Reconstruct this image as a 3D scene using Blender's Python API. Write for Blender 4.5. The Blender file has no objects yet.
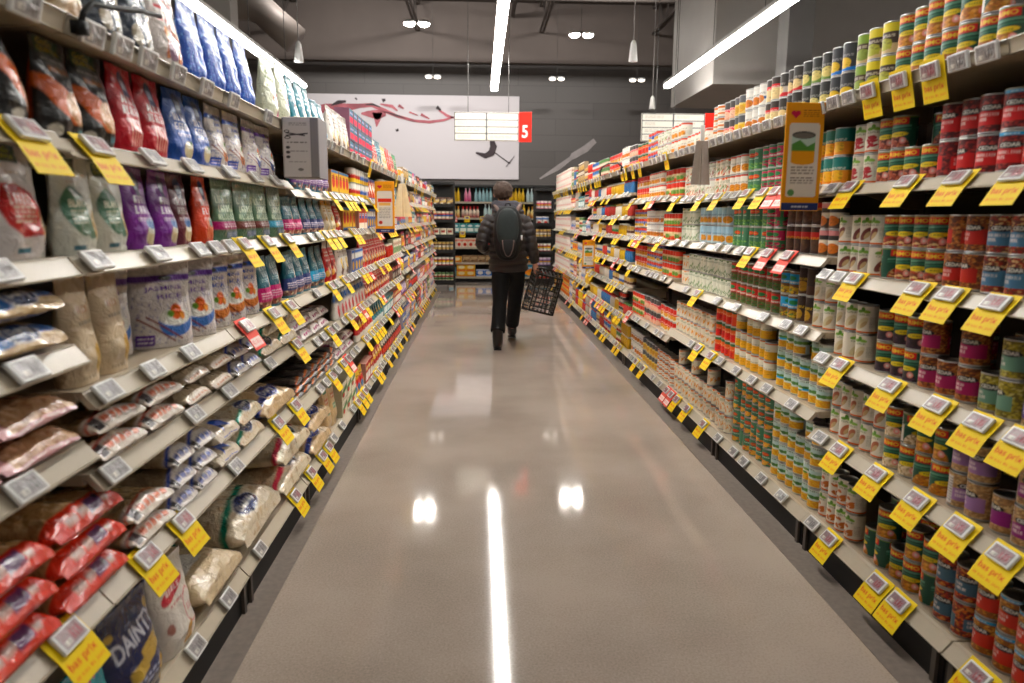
import bpy, bmesh, math, random
import numpy as np
from mathutils import Vector, Matrix, noise

random.seed(11)
rng = np.random.default_rng(5)
SC = bpy.context.scene
COL = SC.collection
PI = math.pi

# ------------------------------------------------------------------ colours
def lin(c):
    if isinstance(c, str):
        c = c.lstrip('#')
        c = [int(c[i:i + 2], 16) / 255 for i in (0, 2, 4)]
    c = np.array(c, dtype=float)
    return np.where(c <= .04045, c / 12.92, ((c + .055) / 1.055) ** 2.4)

# ------------------------------------------------------------------ materials
def newmat(name):
    m = bpy.data.materials.new(name)
    m.use_nodes = True
    nt = m.node_tree
    return m, nt, nt.nodes['Principled BSDF']

def mat(name, col, rough=.5, metal=0., spec=.5, noise_amt=0., scale=30., bump=0., coat=0.):
    m, nt, b = newmat(name)
    L = lin(col)
    b.inputs['Base Color'].default_value = (*L, 1)
    b.inputs['Roughness'].default_value = rough
    b.inputs['Metallic'].default_value = metal
    b.inputs['Specular IOR Level'].default_value = spec
    b.inputs['Coat Weight'].default_value = coat
    if noise_amt or bump:
        tc = nt.nodes.new('ShaderNodeTexCoord')
        n = nt.nodes.new('ShaderNodeTexNoise')
        n.inputs['Scale'].default_value = scale
        n.inputs['Detail'].default_value = 4
        nt.links.new(tc.outputs['Object'], n.inputs['Vector'])
        if noise_amt:
            r = nt.nodes.new('ShaderNodeValToRGB')
            r.color_ramp.elements[0].position = .3
            r.color_ramp.elements[1].position = .7
            r.color_ramp.elements[0].color = (*(L * (1 - noise_amt)), 1)
            r.color_ramp.elements[1].color = (*np.minimum(L * (1 + noise_amt), 1), 1)
            nt.links.new(n.outputs['Fac'], r.inputs['Fac'])
            nt.links.new(r.outputs['Color'], b.inputs['Base Color'])
        if bump:
            bp = nt.nodes.new('ShaderNodeBump')
            bp.inputs['Strength'].default_value = bump
            bp.inputs['Distance'].default_value = .01
            nt.links.new(n.outputs['Fac'], bp.inputs['Height'])
            nt.links.new(bp.outputs['Normal'], b.inputs['Normal'])
    return m

def printed(name, rough, bump=0., scale=25., coat=0., spec=.5):
    """paper or film printed with the colour attribute of its mesh"""
    m, nt, b = newmat(name)
    a = nt.nodes.new('ShaderNodeAttribute')
    a.attribute_name = 'Col'
    nt.links.new(a.outputs['Color'], b.inputs['Base Color'])
    b.inputs['Roughness'].default_value = rough
    b.inputs['Coat Weight'].default_value = coat
    b.inputs['Specular IOR Level'].default_value = spec
    b.inputs['Coat Roughness'].default_value = .12
    if bump:
        tc = nt.nodes.new('ShaderNodeTexCoord')
        n = nt.nodes.new('ShaderNodeTexNoise')
        n.inputs['Scale'].default_value = scale
        n.inputs['Detail'].default_value = 3
        n.inputs['Distortion'].default_value = .8
        nt.links.new(tc.outputs['Object'], n.inputs['Vector'])
        bp = nt.nodes.new('ShaderNodeBump')
        bp.inputs['Strength'].default_value = bump
        bp.inputs['Distance'].default_value = .02
        nt.links.new(n.outputs['Fac'], bp.inputs['Height'])
        nt.links.new(bp.outputs['Normal'], b.inputs['Normal'])
    return m

def emit(name, col, strength):
    m, nt, b = newmat(name)
    b.inputs['Base Color'].default_value = (.8, .8, .8, 1)
    b.inputs['Emission Color'].default_value = (*lin(col), 1)
    b.inputs['Emission Strength'].default_value = strength
    return m

M = dict(
    paper=printed('printed_paper', .42),
    film=printed('printed_film', .3, .45, 28, .25),
    clear=printed('clear_film', .22, .6, 34, .5),
    card=printed('printed_card', .6, spec=.25),
    tin=mat('tin_plate', (.68, .68, .67), .3, 1.),
    shelf=mat('cream_shelf_enamel', (.66, .60, .51), .38, 0, .5, .04, 12),
    rail=mat('cream_price_rail', (.71, .665, .585), .3, 0, .5, .03, 20),
    back=mat('shelf_back_panel', (.20, .17, .15), .6, 0, .4, .1, 8),
    kick=mat('dark_kick_plate', (.035, .025, .02), .6, 0, .4, .15, 10),
    post=mat('grey_upright', (.30, .265, .235), .5),
    white=mat('white_plastic', (.86, .86, .85), .35),
    black=mat('black_plastic', (.03, .03, .034), .55, 0, .3, .1, 40),
    dark=mat('dark_rack_steel', (.10, .095, .09), .5, 0, .5, .1, 12),
    steel=mat('brushed_steel', (.6, .6, .6), .35, .9),
    wood=mat('cream_pleats', (.92, .85, .70), .6, 0, .4, .06, 30),
    pleatgrey=mat('grey_pleats', (.66, .61, .57), .6, 0, .4, .06, 30),
)

# ------------------------------------------------------------------ painting of labels
_TX = {}
def text_tris(s, bold):
    k = (s, bold)
    if k not in _TX:
        cu = bpy.data.curves.new('t', 'FONT')
        cu.body = s
        cu.resolution_u = 3
        cu.offset = .02 if bold else 0
        ob = bpy.data.objects.new('t', cu)
        COL.objects.link(ob)
        bpy.context.view_layer.update()
        ev = ob.evaluated_get(bpy.context.evaluated_depsgraph_get())
        me = ev.to_mesh()
        me.calc_loop_triangles()
        v = np.array([q.co[:2] for q in me.vertices])
        t = np.array([q.vertices[:] for q in me.loop_triangles])
        ev.to_mesh_clear()
        bpy.data.objects.remove(ob)
        bpy.data.curves.remove(cu)
        lo, hi = v.min(0), v.max(0)
        _TX[k] = ((v - lo) / (hi - lo), t, (hi[0] - lo[0]) / (hi[1] - lo[1]))
    return _TX[k]

class Art:
    def __init__(s, nx, ny, bg, ss=3):
        s.nx, s.ny, s.ss = nx, ny, ss
        s.W, s.H = nx * ss, ny * ss
        s.a = np.empty((s.H, s.W, 3))
        s.a[:] = lin(bg)
        s.X, s.Y = np.meshgrid((np.arange(s.W) + .5) / s.W, (np.arange(s.H) + .5) / s.H)
    def fill(s, m, c, al=1.):
        s.a[m] = s.a[m] * (1 - al) + lin(c) * al
        return s
    def rect(s, x0, y0, x1, y1, c, sl=0., al=1.):
        Y = s.Y - sl * (s.X - (x0 + x1) / 2)
        return s.fill((s.X >= x0) & (s.X <= x1) & (Y >= y0) & (Y <= y1), c, al)
    def ell(s, x, y, rx, ry, c, rot=0., al=1.):
        dx, dy = s.X - x, s.Y - y
        cr, sr = math.cos(rot), math.sin(rot)
        return s.fill(((dx * cr + dy * sr) / rx) ** 2 + ((-dx * sr + dy * cr) / ry) ** 2 <= 1, c, al)
    def poly(s, P, c, al=1.):
        m = np.zeros(s.X.shape, bool)
        n = len(P)
        for i in range(n):
            (x0, y0), (x1, y1) = P[i], P[(i + 1) % n]
            if y0 == y1:
                continue
            m ^= ((s.Y < y0) != (s.Y < y1)) & (s.X < (x1 - x0) * (s.Y - y0) / (y1 - y0) + x0)
        return s.fill(m, c, al)
    def line(s, x0, y0, x1, y1, w, c):
        dx, dy = x1 - x0, y1 - y0
        t = np.clip(((s.X - x0) * dx + (s.Y - y0) * dy) / (dx * dx + dy * dy), 0, 1)
        return s.fill(np.hypot(s.X - x0 - t * dx, s.Y - y0 - t * dy) <= w / 2, c)
    def beans(s, x0, y0, x1, y1, rx, ry, cols, n, seed=1, bg=None, inside=None):
        r = np.random.default_rng(seed)
        if bg is not None:
            if inside is None:
                s.rect(x0, y0, x1, y1, bg)
            else:
                s.fill(inside, bg)
        keep = s.a.copy()
        for _ in range(n):
            x, y = r.uniform(x0, x1), r.uniform(y0, y1)
            k = r.integers(len(cols))
            s.ell(x, y, rx * r.uniform(.7, 1.2), ry * r.uniform(.7, 1.2), cols[k], r.uniform(-.8, .8))
        m = (s.X >= x0) & (s.X <= x1) & (s.Y >= y0) & (s.Y <= y1) if inside is None else inside
        s.a[~m] = keep[~m]
        return s
    def text(s, t, x0, y0, x1, y1, c, bold=True, rot=0.):
        v, tr, _ = text_tris(t, bold)
        p = np.stack([x0 + v[:, 0] * (x1 - x0), y0 + v[:, 1] * (y1 - y0)], 1)
        if rot:
            ce = np.array([(x0 + x1) / 2, (y0 + y1) / 2])
            asp = s.W / s.H
            q = (p - ce) * [asp, 1]
            cr, sr = math.cos(rot), math.sin(rot)
            p = np.stack([q[:, 0] * cr - q[:, 1] * sr, q[:, 0] * sr + q[:, 1] * cr], 1) / [asp, 1] + ce
        L = lin(c)
        for a, b, d in tr:
            A, B, D = p[a], p[b], p[d]
            xs = sorted((A[0], B[0], D[0])); ys = sorted((A[1], B[1], D[1]))
            i0, i1 = max(0, int(xs[0] * s.W) - 1), min(s.W, int(xs[2] * s.W) + 2)
            j0, j1 = max(0, int(ys[0] * s.H) - 1), min(s.H, int(ys[2] * s.H) + 2)
            if i1 <= i0 or j1 <= j0:
                continue
            X, Y = s.X[j0:j1, i0:i1], s.Y[j0:j1, i0:i1]
            f = lambda P, Q: (Q[0] - P[0]) * (Y - P[1]) - (Q[1] - P[1]) * (X - P[0])
            e0, e1, e2 = f(A, B), f(B, D), f(D, A)
            m = ((e0 >= 0) & (e1 >= 0) & (e2 >= 0)) | ((e0 <= 0) & (e1 <= 0) & (e2 <= 0))
            s.a[j0:j1, i0:i1][m] = L
        return s
    def scrib(s, x0, y0, x1, y1, c, n=3, seed=2, al=.9):
        r = np.random.default_rng(seed)
        h = (y1 - y0) / n
        for i in range(n):
            x = x0
            while x < x1:
                w = r.uniform(.08, .28) * (x1 - x0)
                s.rect(x, y0 + h * i + h * .25, min(x1, x + w), y0 + h * i + h * .72, c, 0, al)
                x += w + .05 * (x1 - x0)
        return s
    def fake(s, x0, y0, x1, y1, c, n=7, seed=2):
        r = np.random.default_rng(seed)
        w = (x1 - x0) / n
        t = w * .24
        for i in range(n):
            a = x0 + w * i + w * .08
            b = a + w * .66
            k = r.integers(5)
            s.rect(a, y0, a + t, y1, c)
            if k in (0, 1, 3):
                s.rect(b - t, y0, b, y1 if k else (y0 + y1) / 2, c)
            for yy, ks in ((y1, (0, 1, 2)), ((y0 + y1) / 2, (0, 2, 3)), (y0 + (y1 - y0) * .16, (1, 2, 4))):
                if k in ks:
                    s.rect(a, yy - (y1 - y0) * .16, b, yy, c)
        return s
    def barcode(s, x0, y0, x1, y1, seed=3):
        r = np.random.default_rng(seed)
        s.rect(x0, y0, x1, y1, 'e6e2da')
        x = x0 + .1 * (x1 - x0)
        while x < x1 - .1 * (x1 - x0):
            w = r.uniform(.03, .08) * (x1 - x0)
            s.rect(x, y0 + .15 * (y1 - y0), x + w, y1 - .1 * (y1 - y0), '3a3632')
            x += 2.1 * w
        return s
    def out(s):
        return s.a.reshape(s.ny, s.ss, s.nx, s.ss, 3).mean((1, 3))

# ------------------------------------------------------------------ mesh helpers
def mesh_from(name, V, F, mats, cols=None, mi=None, smooth=True):
    me = bpy.data.meshes.new(name)
    me.from_pydata([tuple(map(float, v)) for v in V], [], [tuple(map(int, f)) for f in F])
    for m in mats:
        me.materials.append(m)
    if mi is not None:
        me.polygons.foreach_set('material_index', np.array(mi, dtype=np.int32))
    if smooth:
        me.polygons.foreach_set('use_smooth', np.ones(len(me.polygons), dtype=bool))
    if cols is not None:
        c = np.ones((len(V), 4), dtype=np.float32)
        cols = np.asarray(cols, dtype=float)
        g = (cols @ np.array([.25, .65, .10]))[:, None]
        c[:, :3] = np.clip(g + (cols - g) * 1.22, .003, .82)
        at = me.color_attributes.new('Col', 'FLOAT_COLOR', 'POINT')
        at.data.foreach_set('color', c.ravel())
    me.update()
    return me

def lathe(prof, n=24, cap0=True, cap1=True):
    V, F = [], []
    for r, z in prof:
        for i in range(n):
            a = 2 * PI * i / n
            V.append((r * math.cos(a), r * math.sin(a), z))
    for j in range(len(prof) - 1):
        for i in range(n):
            k = (i + 1) % n
            F.append((j * n + i, j * n + k, (j + 1) * n + k, (j + 1) * n + i))
    if cap0:
        F.append(tuple(range(n - 1, -1, -1)))
    if cap1:
        F.append(tuple(range((len(prof) - 1) * n, len(prof) * n)))
    return V, F

class MB:
    """collects boxes, tubes and plates into one mesh"""
    def __init__(s):
        s.V, s.F, s.m = [], [], []
    def add(s, V, F, m=0, M4=None):
        o = len(s.V)
        s.V += [tuple(M4 @ Vector(v)) if M4 else tuple(v) for v in V]
        s.F += [tuple(i + o for i in f) for f in F]
        s.m += [m] * len(F)
        return s
    def box(s, x0, y0, z0, x1, y1, z1, m=0, M4=None):
        V = [(x, y, z) for z in (z0, z1) for y in (y0, y1) for x in (x0, x1)]
        F = [(0, 2, 3, 1), (4, 5, 7, 6), (0, 1, 5, 4), (2, 6, 7, 3), (0, 4, 6, 2), (1, 3, 7, 5)]
        return s.add(V, F, m, M4)
    def prism(s, pts, a0, a1, axis='y', m=0):
        """a closed outline in (x, z) swept along y (or in (x, y) swept along z)"""
        n = len(pts)
        if axis == 'y':
            V = [(p[0], a, p[1]) for a in (a0, a1) for p in pts]
        elif axis == 'x':
            V = [(a, p[0], p[1]) for a in (a0, a1) for p in pts]
        else:
            V = [(p[0], p[1], a) for a in (a0, a1) for p in pts]
        F = [tuple(range(n - 1, -1, -1)), tuple(range(n, 2 * n))]
        F += [(i, (i + 1) % n, n + (i + 1) % n, n + i) for i in range(n)]
        return s.add(V, F, m)
    def tube(s, pts, r, n=8, m=0, closed=False):
        P = [Vector(p) for p in pts]
        R = r if isinstance(r, (list, tuple)) else [r] * len(P)
        V, F = [], []
        up = Vector((0, 0, 1))
        for i, p in enumerate(P):
            if closed:
                d = P[(i + 1) % len(P)] - P[i - 1]
            else:
                d = P[min(i + 1, len(P) - 1)] - P[max(i - 1, 0)]
            d.normalize()
            a = d.cross(up)
            if a.length < .1:
                a = d.cross(Vector((0, 1, 0)))
            a.normalize()
            b = a.cross(d)
            for k in range(n):
                t = 2 * PI * k / n
                V.append(p + (a * math.cos(t) + b * math.sin(t)) * R[i])
        L = len(P)
        for i in range(L if closed else L - 1):
            j = (i + 1) % L
            for k in range(n):
                q = (k + 1) % n
                F.append((i * n + k, i * n + q, j * n + q, j * n + k))
        if not closed:
            F += [tuple(range(n)), tuple(range((L - 1) * n + n - 1, (L - 1) * n - 1, -1))]
        return s.add(V, F, m)
    def lathe(s, prof, n=16, m=0, M4=None):
        V, F = lathe(prof, n)
        return s.add(V, F, m, M4)
    def mesh(s, name, mats, smooth=False, bevel=0.):
        me = bpy.data.meshes.new(name)
        me.from_pydata(s.V, [], s.F)
        for m in mats:
            me.materials.append(m)
        me.polygons.foreach_set('material_index', np.array(s.m, dtype=np.int32))
        bm = bmesh.new()
        bm.from_mesh(me)
        bmesh.ops.recalc_face_normals(bm, faces=bm.faces)
        if bevel:
            bmesh.ops.bevel(bm, geom=bm.edges[:], offset=bevel, segments=2, affect='EDGES', profile=.5)
        bm.to_mesh(me)
        bm.free()
        me.polygons.foreach_set('use_smooth', np.full(len(me.polygons), bool(smooth)))
        me.update()
        return me

def link(name, data, parent=None, loc=(0, 0, 0), rot=(0, 0, 0), **props):
    o = bpy.data.objects.new(name, data)
    COL.objects.link(o)
    o.location = loc
    o.rotation_euler = rot
    if parent:
        o.parent = parent
    for k, v in props.items():
        o[k] = v
    return o

def thing(name, label, cat, data=None, loc=(0, 0, 0), rot=(0, 0, 0), group=None):
    o = link(name, data, None, loc, rot, label=label, category=cat)
    if group:
        o['group'] = group
    return o

def structure(name, mb, mats, parent=None, bevel=0., smooth=False):
    o = link(name, mb.mesh(name, mats, smooth, bevel), parent)
    if not parent:
        o['kind'] = 'structure'
    return o

ONES = ['', 'first', 'second', 'third', 'fourth', 'fifth', 'sixth', 'seventh', 'eighth', 'ninth', 'tenth', 'eleventh',
        'twelfth', 'thirteenth', 'fourteenth', 'fifteenth', 'sixteenth', 'seventeenth', 'eighteenth', 'nineteenth']
TENS = {20: 'twenty', 30: 'thirty', 40: 'forty', 50: 'fifty', 60: 'sixty', 70: 'seventy', 80: 'eighty', 90: 'ninety'}
def ordinal(n):
    if n < 20:
        return ONES[n]
    t = TENS[n // 10 * 10]
    return t[:-1] + 'ieth' if n % 10 == 0 else t + '-' + ONES[n % 10]

# ------------------------------------------------------------------ proto library
# a proto: dict(name, cat, data, parts=[(name, data, [(name, data)])])
def place(P, loc, rz, label, group, tilt=(0, 0), sz=1.):
    o = thing(P['name'], label, P['cat'], P['data'], loc, (tilt[0], tilt[1], rz), group)
    o.scale = (1, 1, sz)
    for n, d, subs in P['parts']:
        c = link(n, d, o)
        for n2, d2 in subs:
            link(n2, d2, c)
    return o

def grid_faces(nu, nv, wrap=False):
    F = []
    for j in range(nv - 1):
        for i in range(nu if wrap else nu - 1):
            k = (i + 1) % nu
            F.append((j * nu + i, j * nu + k, (j + 1) * nu + k, (j + 1) * nu + i))
    return F

def can_proto(name, cat, art, r=.0415, h=.112, far_art=None):
    """art is wrapped round the can, its first front, a quarter along, faces -Y"""
    res = {}
    A = art.out()
    ny, nx = A.shape[:2]
    zb, zt = .005, h - .005
    def wrap(nu, nv, rr):
        V, Cc = [], []
        for j in range(nv):
            v = j / (nv - 1)
            for i in range(nu):
                u = i / nu
                t = -PI / 2 + (u - .25) * 2 * PI
                V.append((rr * math.cos(t), rr * math.sin(t), zb + (zt - zb) * v))
                Cc.append(A[min(ny - 1, int(v * (ny - 1) + .5)), min(nx - 1, int(u * nx + .5) % nx)])
        return V, Cc
    # close version: tin body, paper label, lid with stepped rings and rim
    body = [(r * .93, 0), (r, .0015), (r, .0045), (r * .975, .006), (r * .975, h - .006), (r, h - .0045), (r, h - .001), (r * .965, h), (r * .94, h - .004), (r * .94, h - .0045)]
    V, F = lathe(body, 32, True, False)
    me_b = mesh_from(name + '_body', V, F, [M['tin']])
    V, Cc = wrap(nx, ny, r * .985)
    me_l = mesh_from(name + '_label', V, grid_faces(nx, ny, True), [M['paper']], np.array(Cc))
    lid = [(r * .94, h - .0045), (r * .8, h - .004), (r * .74, h - .0032), (r * .7, h - .0045), (r * .3, h - .0045), (r * .26, h - .0038), (.0005, h - .0042)]
    V, F = lathe(lid, 32, False, True)
    me_d = mesh_from(name + '_lid', V, F, [M['tin']])
    res['near'] = dict(name=name, cat=cat, data=me_b, parts=[('paper_label', me_l, []), ('lid', me_d, [])], w=2 * r, h=h)
    # distant version: one mesh
    nu, nv = 28, 13
    V, Cc = wrap(nu, nv, r * .985)
    F = grid_faces(nu, nv, True)
    mi = [0] * len(F)
    prof = [(r, h - .0045), (r, h - .001), (r * .95, h), (r * .92, h - .004), (.001, h - .004)]
    V2, F2 = lathe(prof, nu, False, True)
    o = len(V)
    V += V2; F += [tuple(i + o for i in f) for f in F2]; mi += [1] * len(F2); Cc += [(.6, .6, .6)] * len(V2)
    V3, F3 = lathe([(r * .95, 0), (r, .001), (r, .005)], nu, True, False)
    o = len(V)
    V += V3; F += [tuple(i + o for i in f) for f in F3]; mi += [1] * len(F3); Cc += [(.6, .6, .6)] * len(V3)
    res['far'] = dict(name=name, cat=cat, data=mesh_from(name + '_far', V, F, [M['paper'], M['tin']], np.array(Cc), mi), parts=[], w=2 * r, h=h)
    return res

def wob(x, y, z, s, k):
    return noise.noise(Vector((x * s + k, y * s, z * s - k)))

def pouch_proto(name, cat, art, w, h, d, side=None, clear=False, seed=1, neck=.0, crumple=1., gusset=True, seal=.06):
    """a standing bag: gusseted bottom, front on -Y, flattening to a sealed top strip"""
    A = art.out()
    ny, nx = A.shape[:2]
    sc = lin(side) if side else A[ny // 2, 0]
    nf = nx
    nu = nf + max(10, nf // 3)
    V, Cc = [], []
    for j in range(ny):
        v = j / (ny - 1)
        if v < 1 - seal:
            q = v / (1 - seal)
            b = d / 2 * (min(1, .82 + .9 * q) if q < .25 else 1) * max(.05, (1 - max(0, q - .25) / .75) ** .75 * (1 - .0 * q))
        else:
            b = d / 2 * .035
        b = max(b, .003)
        a = w / 2 * (1 - .03 * math.sin(PI * v)) * (1 - neck * max(0, v - .45) / .55)
        z = h * v
        for i in range(nu):
            if i < nf:
                s = i / (nf - 1)
                t = PI + PI * s                      # front half, left to right
            else:
                s = 1 - (i - nf + 1) / (nu - nf + 1)
                t = PI * (1 - s)
            c, sn = math.cos(t), math.sin(t)
            ex = .55
            if i < nf:
                x = a * (2 * s - 1)
                y = -b * (1 - abs(2 * s - 1) ** 3.2) ** .75
            else:
                x = a * (2 * s - 1)
                y = b * (1 - abs(2 * s - 1) ** 3.2) ** .75
            k = crumple * (.006 if v > .05 else .002) * min(1, b / .012 + .25)
            dy = wob(x, y, z, 14, seed) * k + wob(x, y, z, 34, seed + 9) * k * .5
            V.append((x + wob(x, y, z, 11, seed + 3) * k * .6, y + (dy if i < nf else -dy), z + (wob(x, 0, 0, 9, seed) * .006 * v)))
            if i < nf:
                Cc.append(A[j, i])
            else:
                Cc.append(sc)
    F = grid_faces(nu, ny, True)
    F.append(tuple(range(nu - 1, -1, -1)))
    F.append(tuple(range((ny - 1) * nu, ny * nu)))
    # split off the top seal
    cut = int((1 - seal) * (ny - 1))
    def sub(j0, j1, nm, c0, c1):
        vv = V[j0 * nu:(j1 + 1) * nu]
        cc = Cc[j0 * nu:(j1 + 1) * nu]
        ff = grid_faces(nu, j1 - j0 + 1, True)
        if c0:
            ff.append(tuple(range(nu - 1, -1, -1)))
        if c1:
            ff.append(tuple(range((j1 - j0) * nu, (j1 - j0 + 1) * nu)))
        return mesh_from(nm, vv, ff, [M['clear' if clear else 'film']], np.array(cc))
    body = sub(0, cut, name + '_body', True, False)
    top = sub(cut, ny - 1, name + '_seal', False, True)
    P = dict(name=name, cat=cat, data=body, parts=[('top_seal', top, [])], w=w, h=h)
    return dict(near=P, far=P)

def pillow_proto(name, cat, art, w, l, th, clear=True, seed=1, fin=.03, crumple=1., blunt=2.6):
    """a filled bag lying down: front end on -Y, width along X; art rows run front to back over the upper skin"""
    A = art.out()
    ny, nx = A.shape[:2]
    nf = nx
    nb = max(10, nf // 3)
    nu = nf + nb
    V, Cc = [], []
    for j in range(ny):
        v = (1 - math.cos(PI * j / (ny - 1))) / 2
        y = -l / 2 + l * v
        e = min(v, 1 - v)
        if e < fin:
            b = .004 + th / 2 * .10 * e / fin
        else:
            q = (e - fin) / (.5 - fin)
            b = th / 2 * (.34 + .66 * (1 - (1 - min(1, q * blunt)) ** 3.0))
        a = w / 2 * (.94 + .06 * math.sin(PI * min(1, e * 5)))
        zc = th * .5 if e > fin else th * (.34 + .16 * e / fin)
        for i in range(nu):
            if i < nf:
                s = i / (nf - 1)
                x = a * (2 * s - 1)
                z = zc + b * max(0, 1 - abs(2 * s - 1) ** 3.4) ** .62
            else:
                s = 1 - (i - nf + 1) / (nb + 1)
                x = a * (2 * s - 1)
                z = zc - min(b, zc) * max(0, 1 - abs(2 * s - 1) ** 4) ** .62
            k = crumple * .010
            dz = wob(x, y, z, 12, seed) * k + wob(x, y, z, 30, seed + 4) * k * .45
            if i >= nf:
                dz *= .15
            V.append((x + wob(x, y, 0, 13, seed + 7) * k * .6, y + wob(x, y, 0, 16, seed + 2) * k * .5, max(.0008, z + dz)))
            Cc.append(A[j, i] if i < nf else A[j, 0 if s < .5 else nf - 1])
    F = grid_faces(nu, ny, True)
    top = max(v[2] for v in V) + .001
    c0 = max(1, int(math.acos(1 - 2 * fin) / PI * (ny - 1)))
    c1 = ny - 1 - c0
    def sub(j0, j1, nm, k0, k1):
        vv = V[j0 * nu:(j1 + 1) * nu]
        cc = Cc[j0 * nu:(j1 + 1) * nu]
        ff = grid_faces(nu, j1 - j0 + 1, True)
        if k0:
            ff.append(tuple(range(nu - 1, -1, -1)))
        if k1:
            ff.append(tuple(range((j1 - j0) * nu, (j1 - j0 + 1) * nu)))
        return mesh_from(nm, vv, ff, [M['clear' if clear else 'film']], np.array(cc))
    P = dict(name=name, cat=cat, data=sub(c0, c1, name + '_body', False, False),
             parts=[('end_seal', sub(0, c0, name + '_seal_a', True, False), []), ('end_seal', sub(c1, ny - 1, name + '_seal_b', False, True), [])], w=w, h=top)
    return dict(near=P, far=P)

def box_proto(name, cat, art, w, h, d, side=None, top=None):
    """a carton: printed front on -Y, plain other faces, slightly rounded edges"""
    A = art.out()
    ny, nx = A.shape[:2]
    sc = lin(side) if side else A.mean((0, 1))
    tc = lin(top) if top else sc
    V, F, Cc = [], [], []
    e = .003
    for j in range(ny):
        for i in range(nx):
            x = -w / 2 + e + (w - 2 * e) * i / (nx - 1)
            z = e + (h - 2 * e) * j / (ny - 1)
            V.append((x, -d / 2, z)); Cc.append(A[j, i])
    F += grid_faces(nx, ny)
    def quad(P, c):
        o = len(V)
        for p in P:
            V.append(p); Cc.append(c)
        F.append(tuple(range(o, o + len(P))))
    x0, x1, y0, y1 = -w / 2, w / 2, -d / 2, d / 2
    yb = y0 + e
    quad([(x0, yb, e), (x0 + e, y0, e), (x0 + e, y0, h - e), (x0, yb, h - e)], sc)
    quad([(x1 - e, y0, e), (x1, yb, e), (x1, yb, h - e), (x1 - e, y0, h - e)], sc)
    quad([(x0 + e, y0, h - e), (x1 - e, y0, h - e), (x1, yb, h), (x0, yb, h)], tc)
    quad([(x0, yb, 0), (x1, yb, 0), (x1 - e, y0, e), (x0 + e, y0, e)], sc)
    quad([(x0, yb, 0), (x0, yb, h), (x0, y1, h), (x0, y1, 0)], sc)
    quad([(x1, yb, 0), (x1, y1, 0), (x1, y1, h), (x1, yb, h)], sc)
    quad([(x0, yb, h), (x1, yb, h), (x1, y1, h), (x0, y1, h)], tc)
    quad([(x0, y1, 0), (x0, y1, h), (x1, y1, h), (x1, y1, 0)], sc)
    quad([(x0, yb, 0), (x0, y1, 0), (x1, y1, 0), (x1, yb, 0)], sc)
    P = dict(name=name, cat=cat, data=mesh_from(name, V, F, [M['card']], np.array(Cc), None, False), parts=[], w=w, h=h)
    return dict(near=P, far=P)

def turned_proto(name, cat, prof, bands, n=16, gloss='film'):
    """a bottle or jar turned from a profile of (r, z); bands = [(z_top, colour)]"""
    V, F = lathe(prof, n)
    Cc = []
    for v in V:
        c = bands[-1][1]
        for zt, cc in bands:
            if v[2] <= zt:
                c = cc
                break
        Cc.append(lin(c))
    P = dict(name=name, cat=cat, data=mesh_from(name, V, F, [M['paper']], np.array(Cc)), parts=[], w=2 * max(p[0] for p in prof), h=prof[-1][1])
    return dict(near=P, far=P)

# ------------------------------------------------------------------ printed designs: cans
NX, NY = 96, 40
def twice(f):
    for o in (0., .5):
        f(o)

def art_cedar(band, beans, bg, line2, blue=False, seed=1, two=None):
    a = Art(NX, NY, bg)
    a.beans(0, 0, 1, 1, .017, .034, beans, 520, seed, bg)
    def f(o):
        a.poly([(o + .06, .20), (o + .46, .20), (o + .46, .60), (o + .34, .63), (o + .06, .56)], band)
        if two:
            a.rect(o + .28, .2, o + .46, .56, two)
        a.ell(o + .25, .66, .135, .095, '18181c')
        a.ell(o + .25, .66, .135, .095, '18181c')
        a.text('CEDAR', o + .145, .615, o + .355, .715, 'f2efe6')
        a.fake(o + .10, .44, o + .10 + .024 * len(line2[0]), .52, 'f2e6e0', len(line2[0]), seed)
        a.fake(o + .10, .32, o + .10 + .024 * len(line2[1]), .40, 'f2e6e0', len(line2[1]), seed + 1)
    twice(f)
    a.rect(.945, .06, 1, .9, 'cfc9c2'); a.rect(0, .06, .06, .9, 'cfc9c2')
    a.scrib(.95, .12, .998, .86, '5a5550', 9, 3); a.scrib(.004, .12, .055, .86, '5a5550', 9, 4)
    if blue:
        a.rect(0, .905, 1, 1, '4aa3cf')
        twice(lambda o: a.scrib(o + .18, .925, o + .34, .975, 'e8f4fa', 1, 5))
    a.rect(0, 0, 1, .02, 'b9b4ac')
    return a

def art_primo(beans, bg, seed=1, sub='Beans'):
    a = Art(NX, NY, '1f4a3a')
    def f(o):
        a.poly([(o + .04, .60), (o + .46, .66), (o + .46, .72), (o + .04, .66)], '5f8f78')
        a.poly([(o + .04, .52), (o + .46, .56), (o + .46, .60), (o + .04, .56)], '3b7059')
        m = ((a.X - o - .25) / .2) ** 2 + ((a.Y - .0) / .40) ** 2 <= 1
        a.beans(o + .03, 0, o + .47, .42, .02, .042, beans, 110, seed, bg, m)
        a.ell(o + .29, .42, .135, .075, 'e3c93a', .18)
        a.fake(o + .21, .395, o + .37, .445, '4a6a2a', 6, seed)
        a.ell(o + .36, .22, .042, .10, 'ef9c96'); a.ell(o + .36, .22, .018, .045, 'f7d6cf')
        a.rect(o + .08, .74, o + .42, .955, 'c9342a')
        a.text('PRIMO', o + .11, .785, o + .39, .91, 'f4d36a')
    twice(f)
    a.rect(.94, .05, 1, .62, 'd5d0c6'); a.rect(0, .05, .04, .62, 'd5d0c6')
    a.barcode(.93, .66, .995, .9); a.rect(0, .96, 1, .985, '8fae5a')
    return a

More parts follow.
